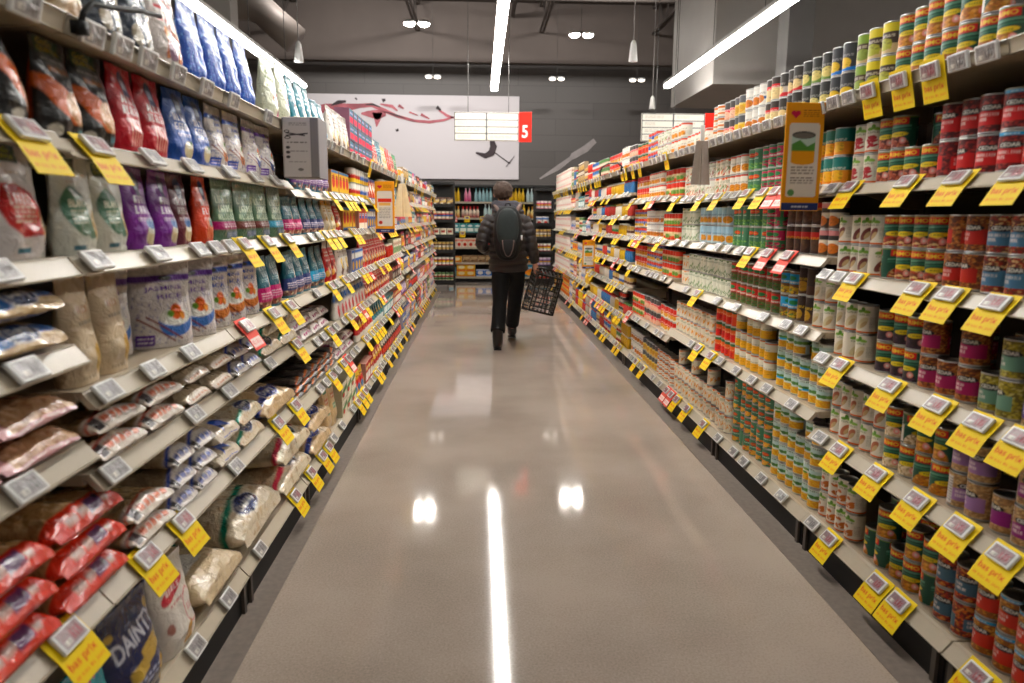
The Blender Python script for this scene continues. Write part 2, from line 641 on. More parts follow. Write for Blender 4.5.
def art_organic(c, shape='beans', seed=1, band='c8683a'):
    a = Art(NX, NY, 'd9d2c4')
    def f(o):
        a.ell(o + .20, .80, .07, .055, '6f9a4a', .6); a.ell(o + .30, .80, .07, .055, '86ad58', -.6); a.ell(o + .25, .88, .032, .08, '5f8a40')
        a.text('GRE', o + .15, .645, o + .35, .715, '5d6b48', False)
        r = np.random.default_rng(seed)
        if shape == 'beans':
            for _ in range(11):
                a.ell(o + .25 + r.uniform(-.09, .09), .36 + r.uniform(-.17, .17), .034, .07, c, r.uniform(-1, 1))
        elif shape == 'tall':
            a.ell(o + .24, .36, .075, .24, c, -.3); a.ell(o + .27, .32, .04, .14, 'b9a07a', -.3)
        else:
            for _ in range(8):
                a.ell(o + .25 + r.uniform(-.05, .05), .36 + r.uniform(-.12, .12), .012, .085, c, r.uniform(-.5, .5))
        a.scrib(o + .36, .2, o + .47, .6, '9a9387', 7, seed)
    twice(f)
    a.rect(0, 0, 1, .075, band)
    return a

def art_corn(seed=1, blue=False, side='dfe0d6'):
    a = Art(NX, NY, 'd4ddd6')
    def f(o):
        a.rect(o + .0, .60, o + .5, .86, 'bcd2cf')
        for k in range(5):
            a.ell(o + .05 + .1 * k, .60, .07, .09, ('5f8a4a', '7fa45a', '48743e')[k % 3])
        a.fake(o + .13, .87, o + .37, .95, '3f6a4a', 6, 3)
        m = (np.abs(a.X - o - .25) < .21) & (a.Y < .42) & (a.Y > .04)
        a.beans(o, 0, o + .5, .44, .02, .04, ['e0a83a', 'd89a2c', 'ecc060'], 130, seed, 'd99c34', m)
        a.ell(o + .12, .44, .07, .06, '6a9a48', .4)
        if blue:
            a.rect(o + .08, .46, o + .42, .55, '3fa2d8')
        a.rect(o + .04, .50, o + .2, .56, 'efe9dc')
    twice(f)
    a.rect(.95, .05, 1, .95, side); a.scrib(.955, .1, .998, .9, '6a6a64', 8)
    return a

def art_delmonte(veg, seed=1, top='4c7a5e', band=None):
    a = Art(NX, NY, top)
    def f(o):
        a.ell(o + .25, .72, .10, .10, 'c8382c'); a.text('Del Monte', o + .17, .695, o + .33, .75, 'f0d060', False)
        if band:
            a.rect(o + .03, .45, o + .47, .9, band); a.ell(o + .25, .72, .10, .10, '2f7a48')
            a.scrib(o + .1, .48, o + .4, .58, 'f0d8d8', 2, 3)
        r = np.random.default_rng(seed)
        for _ in range(26):
            x = o + .25 + r.uniform(-.2, .2)
            a.ell(x, .16 + r.uniform(-.13, .16), .035, .05, veg[r.integers(len(veg))], r.uniform(-1, 1))
        a.scrib(o + .14, .50, o + .36, .58, 'cfe0d0', 1, seed)
    twice(f)
    a.barcode(.94, .5, .995, .85)
    return a

def art_bands(bands, blob=None, txt=None, seed=1, scr='f4f0e8'):
    """bands: [(y_top, colour)]; a picture blob and scribbled print repeated twice"""
    a = Art(NX, NY, bands[-1][1])
    y = 0
    for yt, c in bands:
        a.rect(0, y, 1, yt, c); y = yt
    def f(o):
        if blob:
            a.ell(o + .25, .3, .13, .2, blob)
            r = np.random.default_rng(seed)
            for _ in range(14):
                q = lin(blob) * r.uniform(.6, 1.25)
                a.ell(o + .25 + r.uniform(-.1, .1), .3 + r.uniform(-.14, .14), .025, .04, np.clip(q, 0, 1) ** .4545, r.uniform(-1, 1))
        if txt:
            a.fake(o + .1, .66, o + .4, .8, scr, 5, seed)
        a.scrib(o + .09, .52, o + .41, .62, scr, 2, seed)
    twice(f)
    a.rect(.955, .1, 1, .9, 'dedad2'); a.scrib(.96, .15, .998, .85, '77726a', 8)
    return a

def art_stalks(bg, cols, seed=1, cap=None):
    a = Art(NX, NY, bg)
    r = np.random.default_rng(seed)
    for _ in range(46):
        x, y = r.uniform(0, 1), r.uniform(.12, .55)
        a.ell(x, y, .011, r.uniform(.08, .16), cols[r.integers(len(cols))], r.uniform(-.5, .5))
    twice(lambda o: (a.scrib(o + .12, .66, o + .38, .84, '7a8a70', 3, seed), a.ell(o + .25, .9, .04, .04, cols[0])))
    if cap:
        a.rect(0, .93, 1, 1, cap)
    return a

RB_ = ['8e3f30', 'a4553e', '6f2c24', 'b8705a']
PINTO = ['b0713f', '9c5a34', 'c08a58', '8b4a2e']
CHICK = ['c9a878', 'b8936a', 'd4b88c', 'a97f58']
MIXED = ['a03428', 'c8a070', '8e2a22', 'd8b888', '7a3a28']
ORANGEB = ['c98a44', 'b8742f', 'd9a460', '9e5d28']
def K(name, cat, a, **k):
    return can_proto(name, cat, a, **k)
CAN = {}
CAN['ced_red'] = K('kidney_bean_can', 'can', art_cedar('c02a30', ['6f1d20', '8e2c2c', 'a4413c', '571618'], '4a1517', ('Red Kidney', 'Beans'), seed=2))
CAN['ced_redblue'] = K('dark_kidney_bean_can', 'can', art_cedar('c4262d', ['6f1d20', '8e2c2c', 'a4413c', '571618'], '4a1517', ('Dark Kidney', 'Beans'), True, 3))
CAN['ced_rust'] = K('romano_bean_can', 'can', art_cedar('b3342b', PINTO, '5c3220', ('Romano', 'Beans'), seed=4))
CAN['ced_blue'] = K('mixed_bean_can', 'can', art_cedar('4f7896', MIXED, '5a2a20', ('Mixed Bean', 'Salad'), seed=5))
CAN['ced_plum'] = K('lupini_bean_can', 'can', art_cedar('74285f', CHICK, '7a5a40', ('Pinto', 'Beans'), seed=6))
CAN['ced_magenta'] = K('pinto_bean_can', 'can', art_cedar('a3285c', PINTO, '5c3220', ('Romano', 'Beans'), seed=7))
CAN['ced_sage'] = K('fava_bean_can', 'can', art_cedar('6f9482', ['a89a48', 'b8aa5c', '8c7e38', 'c4b878'], '6a5f30', ('Fava', 'Beans'), seed=8))
CAN['ced_violet'] = K('broad_bean_can', 'can', art_cedar('5d4892', CHICK, '7a5a40', ('Lupini', 'Beans'), seed=9))
CAN['ced_lilac'] = K('white_bean_can', 'can', art_cedar('9a76a4', CHICK, '9a7a58', ('White', 'Kidney'), seed=10))
CAN['ced_purple'] = K('navy_bean_can', 'can', art_cedar('86226f', CHICK, '8a6a4c', ('Navy', 'Beans'), seed=11))
CAN['ced_amber'] = K('chickpea_can', 'can', art_cedar('cf8f2e', CHICK, '8a6a4c', ('Chick', 'Peas'), seed=12))
CAN['ced_orange'] = K('baked_bean_can', 'can', art_cedar('c93f24', ORANGEB, '8a5522', ('Chick', 'Peas'), True, 13))
CAN['ced_slate'] = K('bean_medley_can', 'can', art_cedar('49687a', ['a83a26', 'c86a3a', '8e2a1c', 'd08a50'], '5e2014', ('Bean', 'Medley'), seed=14))
CAN['pri_kid'] = K('red_bean_can', 'can', art_primo(RB_, '4e1c18', 1, 'Kidney'))
CAN['pri_rom'] = K('bean_can', 'can', art_primo(MIXED, '6a3528', 2, 'Mixed'))
CAN['pri_blk'] = K('black_bean_can', 'can', art_primo(['2e1c28', '40283a', '1f141c', '54384a'], '241722', 3, 'Black'))
CAN['pri_white'] = K('lima_bean_can', 'can', art_primo(['d8c4a8', 'c4ac8c', 'e2d4bc'], '9a8260', 4, 'White'))
CAN['pri_chick'] = K('garbanzo_can', 'can', art_primo(ORANGEB, '9a6a34', 5, 'Chick'))
CAN['pri_lent'] = K('lentil_can', 'can', art_primo(['5a4650', '70586a', '483844'], '3c2e38', 6, 'Lentils'))
CAN['org_kid'] = K('organic_kidney_bean_can', 'can', art_organic('a02a32', 'beans', 2), r=.0375)
CAN['org_blk'] = K('organic_black_bean_can', 'can', art_organic('6a3430', 'tall', 3), r=.0375)
CAN['org_plain'] = K('organic_lentil_can', 'can', art_organic('c9bd9c', 'tall', 4), r=.0375)
CAN['org_brown'] = K('organic_bean_can', 'can', art_organic('a3634a', 'tall', 5), r=.0375)
CAN['org_chick'] = K('organic_chickpea_can', 'can', art_organic('b8693a', 'beans', 6), r=.0375)
CAN['corn'] = K('corn_can', 'can', art_corn(1), r=.041, h=.094)
CAN['cornblue'] = K('cream_corn_can', 'can', art_corn(2, True), r=.041, h=.094)
CAN['cornor'] = K('sweet_corn_can', 'can', art_bands([(.5, 'd8a84a'), (.92, 'e2dccb'), (1, 'cf7038')], 'd9a23c', None, 3, '6b7a52'), r=.041, h=.094)
CAN['carrot'] = K('carrot_can', 'can', art_stalks('e2dac8', ['d98a3c', 'cc7530', 'e2a860'], 4, 'cf6a36'), r=.041, h=.105)
CAN['tomato'] = K('tomato_can', 'can', art_bands([(.6, 'cf4f28'), (.82, 'd8683a'), (1, '3f6a45')], 'c9302a', None, 5, 'f2c9a0'), r=.041, h=.094)
CAN['dm_green'] = K('green_bean_can', 'can', art_delmonte(['6f9c58', '87b06a', '4f7f48'], 1))
CAN['dm_peach'] = K('vegetable_can', 'can', art_delmonte(['d98a3a', 'c8622c', 'e0a85a'], 2), r=.041, h=.094)
CAN['dm_pink'] = K('beet_can', 'can', art_delmonte(['a8324c', '8c2440', 'c45a6c'], 3, '3f7a52', 'b02a52'))
CAN['dm_bean'] = K('cut_bean_can', 'can', art_delmonte(['4a6a38', '5f8048', '38552c'], 5, '6a4a30', 'b8322c'), h=.112)
CAN['dm_blue'] = K('wax_bean_can', 'can', art_delmonte(['c8a84a', 'b89440', '6a8048'], 6, '6a4a30', '3a98c4'), h=.112)
CAN['aspa'] = K('asparagus_can', 'can', art_stalks('dcdccd', ['4f7048', '6a8c5c', '87a474'], 7, '8a9a70'), h=.112)
CAN['aspa2'] = K('mushroom_can', 'can', art_stalks('dad8cc', ['6a8a50', '9a4a4a', 'b8a878'], 9, 'a03a52'), h=.105)
CAN['chili'] = K('chili_can', 'can', art_bands([(.55, '3a2620'), (.8, 'b02c26'), (1, '33221c')], '54382a', None, 6, 'd8a850'), r=.038, h=.125)
CAN['chili2'] = K('dark_chili_can', 'can', art_bands([(.35, '4a2f22'), (.6, '2f201a'), (1, '2a1c18')], 'b08a40', None, 7, 'dcb64a'), r=.038, h=.125)
CAN['ravioli'] = K('ravioli_can', 'can', art_bands([(.4, '4a3a30'), (.62, 'd8d2c4'), (.8, '2c2826'), (1, 'c08080')], 'c8743c', None, 8, 'e8d8c0'), r=.038, h=.112)
CAN['skyblue'] = K('fruit_can', 'can', art_bands([(.62, 'b9cfd8'), (1, 'a9c8d8')], 'e09a36', None, 9, '4a7a9a'), r=.041, h=.112)
CAN['veg_white'] = K('pea_can', 'can', art_stalks('e0d8c8', ['d9662c', '5a8a4a', 'c84a2c'], 10, 'c8663a'), h=.105)
CAN['oval'] = K('potato_can', 'can', art_bands([(.5, 'd8d2c6'), (.9, 'e6e0d4'), (1, 'c8502f')], 'cf8a3c', None, 11, '5a5650'), h=.105)
CAN['teal'] = K('stew_can', 'can', art_bands([(.5, 'd98e36'), (1, '23706a')], 'e2b04a', None, 12, 'e8e8dc'), h=.112)
CAN['soup_yel'] = K('pea_soup_can', 'can', art_bands([(.32, 'cbb48c'), (.7, '3f2f28'), (1, 'd4c43c')], 'a8a850', None, 13, 'e4dcc8'), h=.112)
CAN['soup_grn'] = K('vegetable_soup_can', 'can', art_bands([(.34, 'c9ae88'), (.68, '4a352c'), (1, '7f9a4a')], '8a9a50', None, 14, 'e4dcc8'), h=.112)
CAN['soup_blu'] = K('chowder_can', 'can', art_bands([(.14, '2f78c8'), (.42, '3a3a3e'), (1, '34363a')], 'd9b648', None, 15, 'a8a8a8'), h=.112)
CAN['soup_blk'] = K('chunky_soup_can', 'can', art_bands([(.4, '6f8a4c'), (1, '2f302e')], 'd0c080', None, 16, 'a8a8a0'), h=.112)
CAN['soup_red'] = K('noodle_soup_can', 'can', art_bands([(.18, 'c03a3a'), (.44, 'b8b0a8'), (1, '35322f')], 'd8c090', None, 17, 'b8b0a8'), h=.112)
CAN['soup_cream'] = K('cream_soup_can', 'can', art_bands([(.55, 'd9c49a'), (.7, 'c22f34'), (1, '3a332e')], 'e0cc9c', None, 18, 'e8e0d4'), h=.112)
CAN['soup_wht'] = K('broth_can', 'can', art_bands([(.28, 'e0ded8'), (.42, '3a5a8c'), (.8, 'e4e2dc'), (1, 'dcdad4')], 'c87a3a', None, 19, '4a4a50'), h=.112)
CAN['soup_pink'] = K('bisque_can', 'can', art_bands([(.3, 'd8a890'), (.62, 'd0404a'), (1, '4a4644')], 'e0b8a0', None, 20, 'e8d8d4'), h=.105)
CAN['soup_gold'] = K('chicken_soup_can', 'can', art_bands([(.3, 'd8b878'), (.62, 'dcb83a'), (1, '55565a')], 'c89a50', None, 21, 'e8e0c8'), h=.105)
CAN['strip'] = K('tuna_can', 'can', art_bands([(.25, 'e2ddd0'), (.4, 'd07a38'), (.8, 'e2ddd0'), (1, 'c9743c')], None, None, 22, '5a6a70'), r=.04, h=.07)
CAN['navy'] = K('salmon_can', 'can', art_bands([(.3, 'd8d4ca'), (.7, '35549a'), (1, 'c94a38')], 'd8b04a', None, 23, 'e8e4da'), r=.041, h=.08)
CAN['redwhite'] = K('tomato_soup_can', 'can', art_bands([(.45, 'e4ddd0'), (1, 'c63a33')], 'd8a050', None, 24, 'f0e8dc'), r=.037, h=.10)
CAN['redgreen'] = K('spaghetti_can', 'can', art_bands([(.3, 'd2522c'), (.6, 'd8c8a0'), (1, 'c8402c')], '6a9048', None, 25, 'f0e0c0'), r=.037, h=.10)
CAN['peach'] = K('peach_can', 'can', art_bands([(.35, 'd8c0a4'), (.8, 'c8543a'), (1, '3a3438')], 'c88a60', None, 26, 'e0c8b8'), h=.118)

# ------------------------------------------------------------------ printed designs: bags
BX, BY = 56, 64
def emblem(a, x, y, s=.12):
    a.ell(x, y, s, s * .8, '24345e'); a.rect(x - s * .8, y - s * .9, x + s * .8, y + s * .2, '24345e'); a.rect(x - s * .62, y - s * .45, x + s * .62, y + s * .2, 'b8c4d4')

def art_pouch(bg, txt, pic=None, patch=None, seed=1, lines=None, tcol='efe8ea'):
    a = Art(BX, BY, bg)
    emblem(a, .5, .80, .17)
    if txt:
        for i, t in enumerate(txt):
            a.fake(.2, .56 - .12 * i, .84, .65 - .12 * i, tcol, len(t), seed + i)
    if lines:
        r = np.random.default_rng(seed)
        for i in range(6):
            x = .3 + .09 * i
            a.line(x, .08, x + .05, .36 + .02 * r.uniform(-1, 1), .025, lines)
    if pic:
        a.ell(.62, .17, .24, .12, pic); a.ell(.62, .235, .18, .05, 'ece8dc'); a.ell(.68, .27, .04, .025, '5a9050')
    if patch:
        a.ell(.6, .32, .16, .07, patch)
    a.scrib(.24, .345, .8, .40, tcol, 2, seed)
    return a

def art_gogo(blob, bg='d4d2cc', word='BLANC'):
    a = Art(BX, BY, bg)
    a.rect(.14, .84, .62, .985, '2c4a34')
    a.text('GoGo', .2, .92, .5, .965, 'b9b45a'); a.text('QUINOA', .18, .86, .56, .905, 'b9b45a')
    a.text('organic', .26, .735, .58, .775, 'b08a58', False)
    if blob == 'b02a2a':
        a.poly([(.12, .66), (.4, .66), (.72, .58), (.76, .22), (.3, .2), (.14, .3), (.04, .46)], blob)
    else:
        a.ell(.38, .46, .30, .24, blob, -.5); a.ell(.6, .3, .2, .12, blob, -.4)
    a.text(word, .2, .50, .62, .575, 'e4e0cc') if word else a.fake(.18, .48, .62, .575, 'e4dcd4', 6, 3); a.scrib(.22, .32, .62, .48, 'd8d8c4', 4, 4, .7)
    a.ell(.84, .30, .13, .16, 'b79868'); a.beans(.7, .14, .98, .46, .03, .02, ['c8ac80', 'a5865a', 'dcc8a0'], 40, 4, None, ((a.X - .84) / .13) ** 2 + ((a.Y - .3) / .16) ** 2 <= 1)
    a.rect(.2, .06, .46, .11, '3f6a78')
    return a

def art_gogo_black():
    a = Art(BX, BY, '1d1c1c')
    a.rect(.1, .82, .78, .985, '24422e')
    a.text('GoGo', .18, .91, .62, .965, 'b8a24a'); a.text('QUINOA', .14, .835, .74, .89, 'b8a24a')
    a.scrib(.18, .75, .7, .79, 'b0aca4', 1); a.fake(.25, .66, .75, .71, 'c87a2c', 7, 4)
    a.poly([(0, .62), (.25, .60), (.62, .46), (.86, .24), (.9, .16), (.5, .16), (.22, .3), (0, .5)], 'c8642a')
    a.beans(.3, .14, .98, .52, .018, .014, ['d9b08c', 'c89468', 'e4cbb0'], 240, 5, 'b88058', ((a.X - .68) / .28) ** 2 + ((a.Y - .33) / .17) ** 2 <= 1)
    a.ell(.16, .09, .09, .06, 'c9c4b8'); a.rect(.6, .05, .84, .12, '5f8c9c')
    return a

def art_green(bandc):
    a = Art(BX, BY, '56745f')
    a.fake(.1, .62, .9, .74, 'b8c8a8', 8, 2); a.fake(.14, .48, .86, .59, 'c8d4b8', 7, 3); a.fake(.1, .36, .9, .45, 'b8c8a8', 9, 4)
    a.scrib(.15, .8, .85, .92, '7a947e', 3)
    a.rect(0, .2, 1, .33, bandc); a.scrib(.2, .225, .8, .305, 'e4dce0', 2); a.rect(.3, .06, .8, .16, '5a6a8a'); a.scrib(.34, .08, .76, .145, 'a8b4c4', 2)
    return a

def art_teal(bandc, lo='8a4a40'):
    a = Art(BX, BY, '1f6678')
    a.fake(.2, .74, .85, .84, 'b8d4d8', 6, 5); a.fake(.3, .62, .8, .71, 'c8dce0', 4, 6); a.scrib(.2, .52, .8, .6, 'a8c8cc', 2)
    a.ell(.72, .42, .12, .14, 'dcc4a4', .4)
    a.rect(0, .16, 1, .42, bandc); a.poly([(.5, .42), (.85, .42), (.8, .6), (.66, .62)], 'd8c4a8')
    a.scrib(.12, .2, .6, .34, 'ece0e4', 3)
    a.rect(0, .05, 1, .16, lo); a.beans(0, .05, 1, .16, .05, .02, ['c8604a', 'd8c8a8', '5a3a30'], 30, 4)
    return a

def art_rice(c, c2='3f66b0', seed=1):
    a = Art(BX, BY, 'dcd6d4')
    a.rect(0, .77, 1, .85, c); a.ell(.58, .81, .11, .03, '3a3a3c')
    a.text('JASMINE', .22, .655, .85, .725, c); a.text('RICE', .4, .57, .84, .63, c)
    r = np.random.default_rng(seed)
    for _ in range(90):
        a.ell(r.uniform(.02, .98), r.uniform(.04, .6), .012, .012, '9c96b4' if c != '2f52b4' else '6a7ab4', r.uniform(-1, 1))
    a.ell(.66, .30, .3, .17, c2); a.ell(.66, .36, .29, .10, 'ece8e0'); a.ell(.68, .42, .10, .09, 'd0643a', .4); a.ell(.58, .40, .06, .04, '6a9448'); a.ell(.78, .37, .05, .05, 'd88a4c')
    a.line(.08, .36, .62, .08, .022, '7a342c'); a.line(.2, .38, .74, .10, .022, '7a342c')
    a.rect(.05, .04, .30, .17, c); a.scrib(.08, .06, .27, .155, 'e4dcec', 2)
    return a

def art_snack(bg, top, pics, seed=1, glitter=None, txt=None, tc='e8e8f0'):
    a = Art(BX, BY, bg)
    r = np.random.default_rng(seed)
    if glitter:
        for _ in range(220):
            a.ell(r.uniform(0, 1), r.uniform(0, .8), .014, .01, glitter[r.integers(len(glitter))])
    a.rect(0, .84, 1, 1, top)
    if txt:
        a.text(txt, .12, .60, .88, .78, tc, True, .1)
    else:
        a.scrib(.12, .62, .88, .78, tc, 2, seed)
    for _ in range(9 if pics else 0):
        a.ell(r.uniform(.15, .85), r.uniform(.1, .45), r.uniform(.1, .17), r.uniform(.06, .1), pics[r.integers(len(pics))], r.uniform(-1, 1))
    a.scrib(.15, .50, .8, .58, tc, 1, seed + 1, .7)
    return a

def art_kraft():
    a = Art(BX, BY, 'c4b39a')
    a.fake(.34, .63, .72, .69, 'a0623e', 4, 4); a.scrib(.3, .52, .76, .57, '6f6a62', 1); a.ell(.7, .22, .16, .13, 'b5924f'); a.scrib(.2, .06, .6, .10, '8a7a66', 1)
    return a

BAG = {}
def B(name, a, w, h, d, seed=1, **k):
    return pouch_proto(name, 'bag', a, w, h, d, seed=seed, **k)
BAG['gg_red'] = B('quinoa_pouch', art_gogo('b02a2a', 'd2cdcb', ''), .15, .23, .075, 1, clear=True)
BAG['gg_green'] = B('quinoa_pouch', art_gogo('47705a', 'cfd0c6', 'BLANC'), .15, .235, .07, 2)
BAG['gg_black'] = B('rice_pouch', art_gogo_black(), .137, .235, .095, 3, side='c25a26')
BAG['red'] = B('grain_pouch', art_pouch('b4303a', ['RED', 'Lentils'], None, None, 4, 'e0b8a8'), .15, .225, .08, 4, neck=.12)
BAG['blue'] = B('grain_pouch', art_pouch('2650a0', ['White', 'Beans'], 'd9cca8', None, 5), .15, .225, .08, 5, neck=.12)
BAG['purple'] = B('grain_pouch', art_pouch('6f2a86', ['Black', 'Beans'], 'd6c8a4', '4a6a9c', 6), .15, .24, .08, 6, neck=.12)
BAG['maroon'] = B('grain_pouch', art_pouch('5c2034', ['Red', 'Beans'], 'd0bc98', '4a6a9c', 7), .12, .225, .07, 7, neck=.12)
BAG['orange'] = B('grain_pouch', art_pouch('cc4c30', ['Split', 'Peas'], None, '6f9a94', 8, 'd9a878'), .14, .235, .07, 8, neck=.12)
for k, c in (('gr_mag', 'a02a68'), ('gr_brn', '6a3434'), ('gr_blu', '5fa8c8')):
    BAG[k] = B('lentil_pouch', art_green(c), .205, .225, .06, 9)
for k, c, lo in (('tl_pink', 'c42a78', '8a4a40'), ('tl_sage', '6a9078', '9a9c8c'), ('tl_navy', '2a3c74', '7a5a58'), ('tl_cyan', '38a0cc', '5a5450'), ('tl_purp', '6a4a86', '3a5a70'), ('tl_oran', 'd0683a', 'c8b090')):
    BAG[k] = B('granola_pouch', art_teal(c, lo), .15, .215, .075, 10)
BAG['rc_purp'] = B('jasmine_rice_bag', art_rice('5f3a94', '4a74b8', 11), .185, .245, .075, 11, clear=True)
BAG['rc_blue'] = B('basmati_rice_bag', art_rice('2f52b4', 'c87a4c', 12), .17, .24, .075, 12, clear=True)
BAG['kraft'] = B('kraft_rice_bag', art_kraft(), .132, .285, .085, 13, crumple=.6)
BAG['glit'] = B('snack_bag', art_snack('2c50a8', '34549c', None, 14, ['5f9ad8', '3a70c4', '223c8c', '88b8e4'], None, 'b8ccec'), .165, .25, .09, 14)
BAG['pretzel'] = B('pretzel_bag', art_snack('d8cfca', 'c9bfbb', ['7a5a70', 'c8803c', 'a85a3a'], 15, None, None, 'c0343c'), .185, .27, .09, 15, clear=True)
BAG['navyb'] = B('seed_bag', art_snack('3c434e', '4a515c', ['8a8a88', 'b0a898'], 16, None, None, '8a94a4'), .165, .26, .085, 16, clear=True)
BAG['beige'] = B('nut_bag', art_snack('c4b49c', 'd4c8b4', ['a88a6c', 'd8c0a4', '6f8c5a'], 17, None, None, 'e4d8c8'), .185, .25, .10, 17, clear=True)
BAG['floral'] = B('flour_bag', art_snack('c8ccb8', 'd4d4c8', ['c43a7c', '6a8c58', 'd8c0c8', '8a5a40'], 18, None, None, '7a8c64'), .165, .27, .09, 18, clear=True)
BAG['brownw'] = B('cereal_bag', art_snack('d2ccc4', '8a8078', ['3a302c', 'd8b868', '6a4a3c'], 19, None, None, '6a5a50'), .16, .235, .07, 19)
BAG['redw'] = B('cookie_bag', art_snack('c4302c', 'e0d8d0', ['d8c8b0', '8a3030', 'e0b068'], 20, None, None, 'f0e0d8'), .15, .23, .08, 20)
BAG['yelw'] = B('couscous_bag', art_snack('ded4be', 'd9a92c', ['d8c090', 'e4d8bc', 'c8a050'], 21, None, None, 'b8862c'), .15, .225, .08, 21)
BAG['greenb'] = B('pasta_bag', art_snack('2f7a4c', '3a8a58', ['d8d0a8', 'c84a34'], 22, None, None, 'e4e8d4'), .15, .23, .08, 22)
BAG['tealor'] = B('trail_mix_bag', art_snack('2a7484', '23606e', ['d06a3a', 'dcd4c4', 'e0a070'], 23, None, None, 'c8dce0'), .16, .25, .085, 23)

def art_pillow(body, bodycols, n=150, front=None, fband=.16, stripe=None, oval=None, txt=None, tcol='f0ece4', seed=1, rx=.03, ry=.018, back=None, patch=None):
    """rows run from the front end (0) to the back (1)"""
    a = Art(52, 56, body)
    if bodycols:
        a.beans(0, 0, 1, 1, rx, ry, bodycols, n, seed)
    if front:
        a.rect(0, 0, 1, fband, front)
        a.scrib(.2, fband * .35, .85, fband * .85, tcol, 1, seed + 2)
    if back:
        a.rect(0, .62, 1, .9, back)
    if stripe:
        y, c, t = stripe
        a.rect(0, y, 1, y + t, c, .12)
    if patch:
        a.poly(patch[0], patch[1])
    if oval:
        x, y, c = oval
        a.ell(x, y, .2, .10, 'e8e4da'); a.ell(x, y, .185, .09, c)
        a.text(txt or 'Dainty', x - .14, y - .038, x + .14, y + .042, 'e8e6e0')
    elif txt:
        a.text(txt, .15, .42, .85, .58, tcol)
    return a

TAN = ['c8b49a', 'bfa98c', 'd4c4ac', 'b39c80']
PIL = {}
def Q(name, a, w, l, th, seed=1, **k):
    return pillow_proto(name, 'bag', a, w, l, th, seed=seed, **k)
PIL['rice_blue'] = Q('rice_bag', art_pillow('bfa680', ['c8b08c', 'b89c74'], 160, None, .1, (.12, '33609c', .11), (.5, .175, '3a4a70'), 'Dainty', seed=1), .25, .30, .062, 1)
PIL['pink'] = Q('dried_bean_bag', art_pillow('b08a6c', ['c09a7c', '9a7254', 'd0b094', '8a5f48'], 520, 'd2a4a6', .09, (.9, 'd0a0a4', .1), seed=2, rx=.022, ry=.016, patch=([(0, 0), (.16, 0), (.1, .5), (0, .6)], 'd4a8aa')), .26, .28, .058, 2)
PIL['redbean'] = Q('dried_bean_bag', art_pillow('b08a64', ['c8a884', '9a7650', 'd8bc98'], 420, 'c8402e', .235, None, None, None, 'c0b0a8', 3, .022, .016, back='6e4a2c', patch=([(.52, .08), (.72, .10), (.72, .21), (.52, .19)], '5a3a60')), .27, .34, .066, 3)
PIL['whitebean'] = Q('dried_pea_bag', art_pillow('a08868', ['b0987a', '907858', 'bca88a'], 420, 'd2c8bd', .24, (.24, 'b8442f', .02), None, None, 'cc6a50', 4, .02, .015, patch=([(.06, .07), (.18, .07), (.18, .2), (.06, .2)], '4a4446')), .235, .30, .056, 4)
PIL['bluewhite'] = Q('dried_lentil_bag', art_pillow('a8957c', ['b8a88c', '988870'], 300, 'cfc9c4', .24, (.25, '2c4494', .03), None, None, '4a5a9c', 5, .018, .012, patch=([(.06, .06), (.18, .06), (.18, .2), (.06, .2)], '4a4a4c')), .155, .30, .056, 5)
PIL['pepper'] = Q('white_bean_bag', art_pillow('ab9c86', ['b8a994', '9c8c76'], 300, 'cbbfb0', .13, None, None, None, 'a86a50', 6, .02, .014, patch=([(.1, .36), (.5, .44), (.9, .36), (.9, .46), (.5, .54), (.2, .46)], 'a83422')), .2, .32, .058, 6)
PIL['flor'] = Q('sugar_bag', art_pillow('cfc4b2', ['d8cdbc', 'c4b8a4'], 100, 'd4cabb', .1, None, None, None, '3a5ab0', 7, .05, .03, patch=([(.3, .12), (.5, .22), (.7, .14), (.62, .34), (.4, .34)], '3558b4')), .20, .30, .07, 7)
PIL['greenr'] = Q('white_rice_bag', art_pillow('d3c6b0', TAN, 120, None, .1, (.36, '2f7a64', .05), (.42, .27, '24305e'), 'Dainty', seed=8, back='3a8a72'), .50, .37, .17, 8, blunt=1.15)
PIL['redr'] = Q('brown_rice_bag', art_pillow('d3c6ae', TAN, 120, None, .1, (.26, 'cf4a5c', .06), (.55, .29, '6a7078'), 'Dainty', seed=9, back='b0223c'), .52, .37, .125, 9, blunt=1.15)
PIL['bluer'] = Q('long_grain_rice_bag', art_pillow('c4aa88', ['ccb494', 'b8a07e'], 120, None, .1, (.24, '2c3c86', .07), (.5, .275, '2c3c86'), 'Dainty', seed=10, back='26336e'), .44, .37, .115, 10, blunt=1.15)
PIL['greensm'] = Q('parboiled_rice_bag', art_pillow('cdbfa8', TAN, 120, None, .1, (.2, '3a8a70', .05), (.5, .225, '24305e'), 'Dainty', seed=11, back='3a8070'), .26, .32, .07, 11)
PIL['redclear'] = Q('clear_rice_bag', art_pillow('c9b698', TAN, 260, None, .1, None, None, None, 'f0ece4', 12, .02, .014, back='b8283a', patch=([(.12, .36), (.62, .36), (.62, .58), (.12, .58)], 'd4d0c8')), .35, .34, .12, 12, blunt=1.15)
PIL['mauve'] = Q('mixed_nut_bag', art_pillow('c8b8b0', ['b89aa8', 'd8ccc0', 'a86a80', 'e0d8d0'], 160, 'd8d0cc', .2, None, None, None, 'a04a70', 13, .05, .03), .2, .26, .06, 13)
PIL['blackflat'] = Q('noodle_pack', art_pillow('3c3836', ['302c2a', '4a4542'], 60, '565050', .24, (.12, 'd2763a', .06), None, None, 'd8d0c8', 14, .06, .03), .15, .26, .03, 14, clear=False)

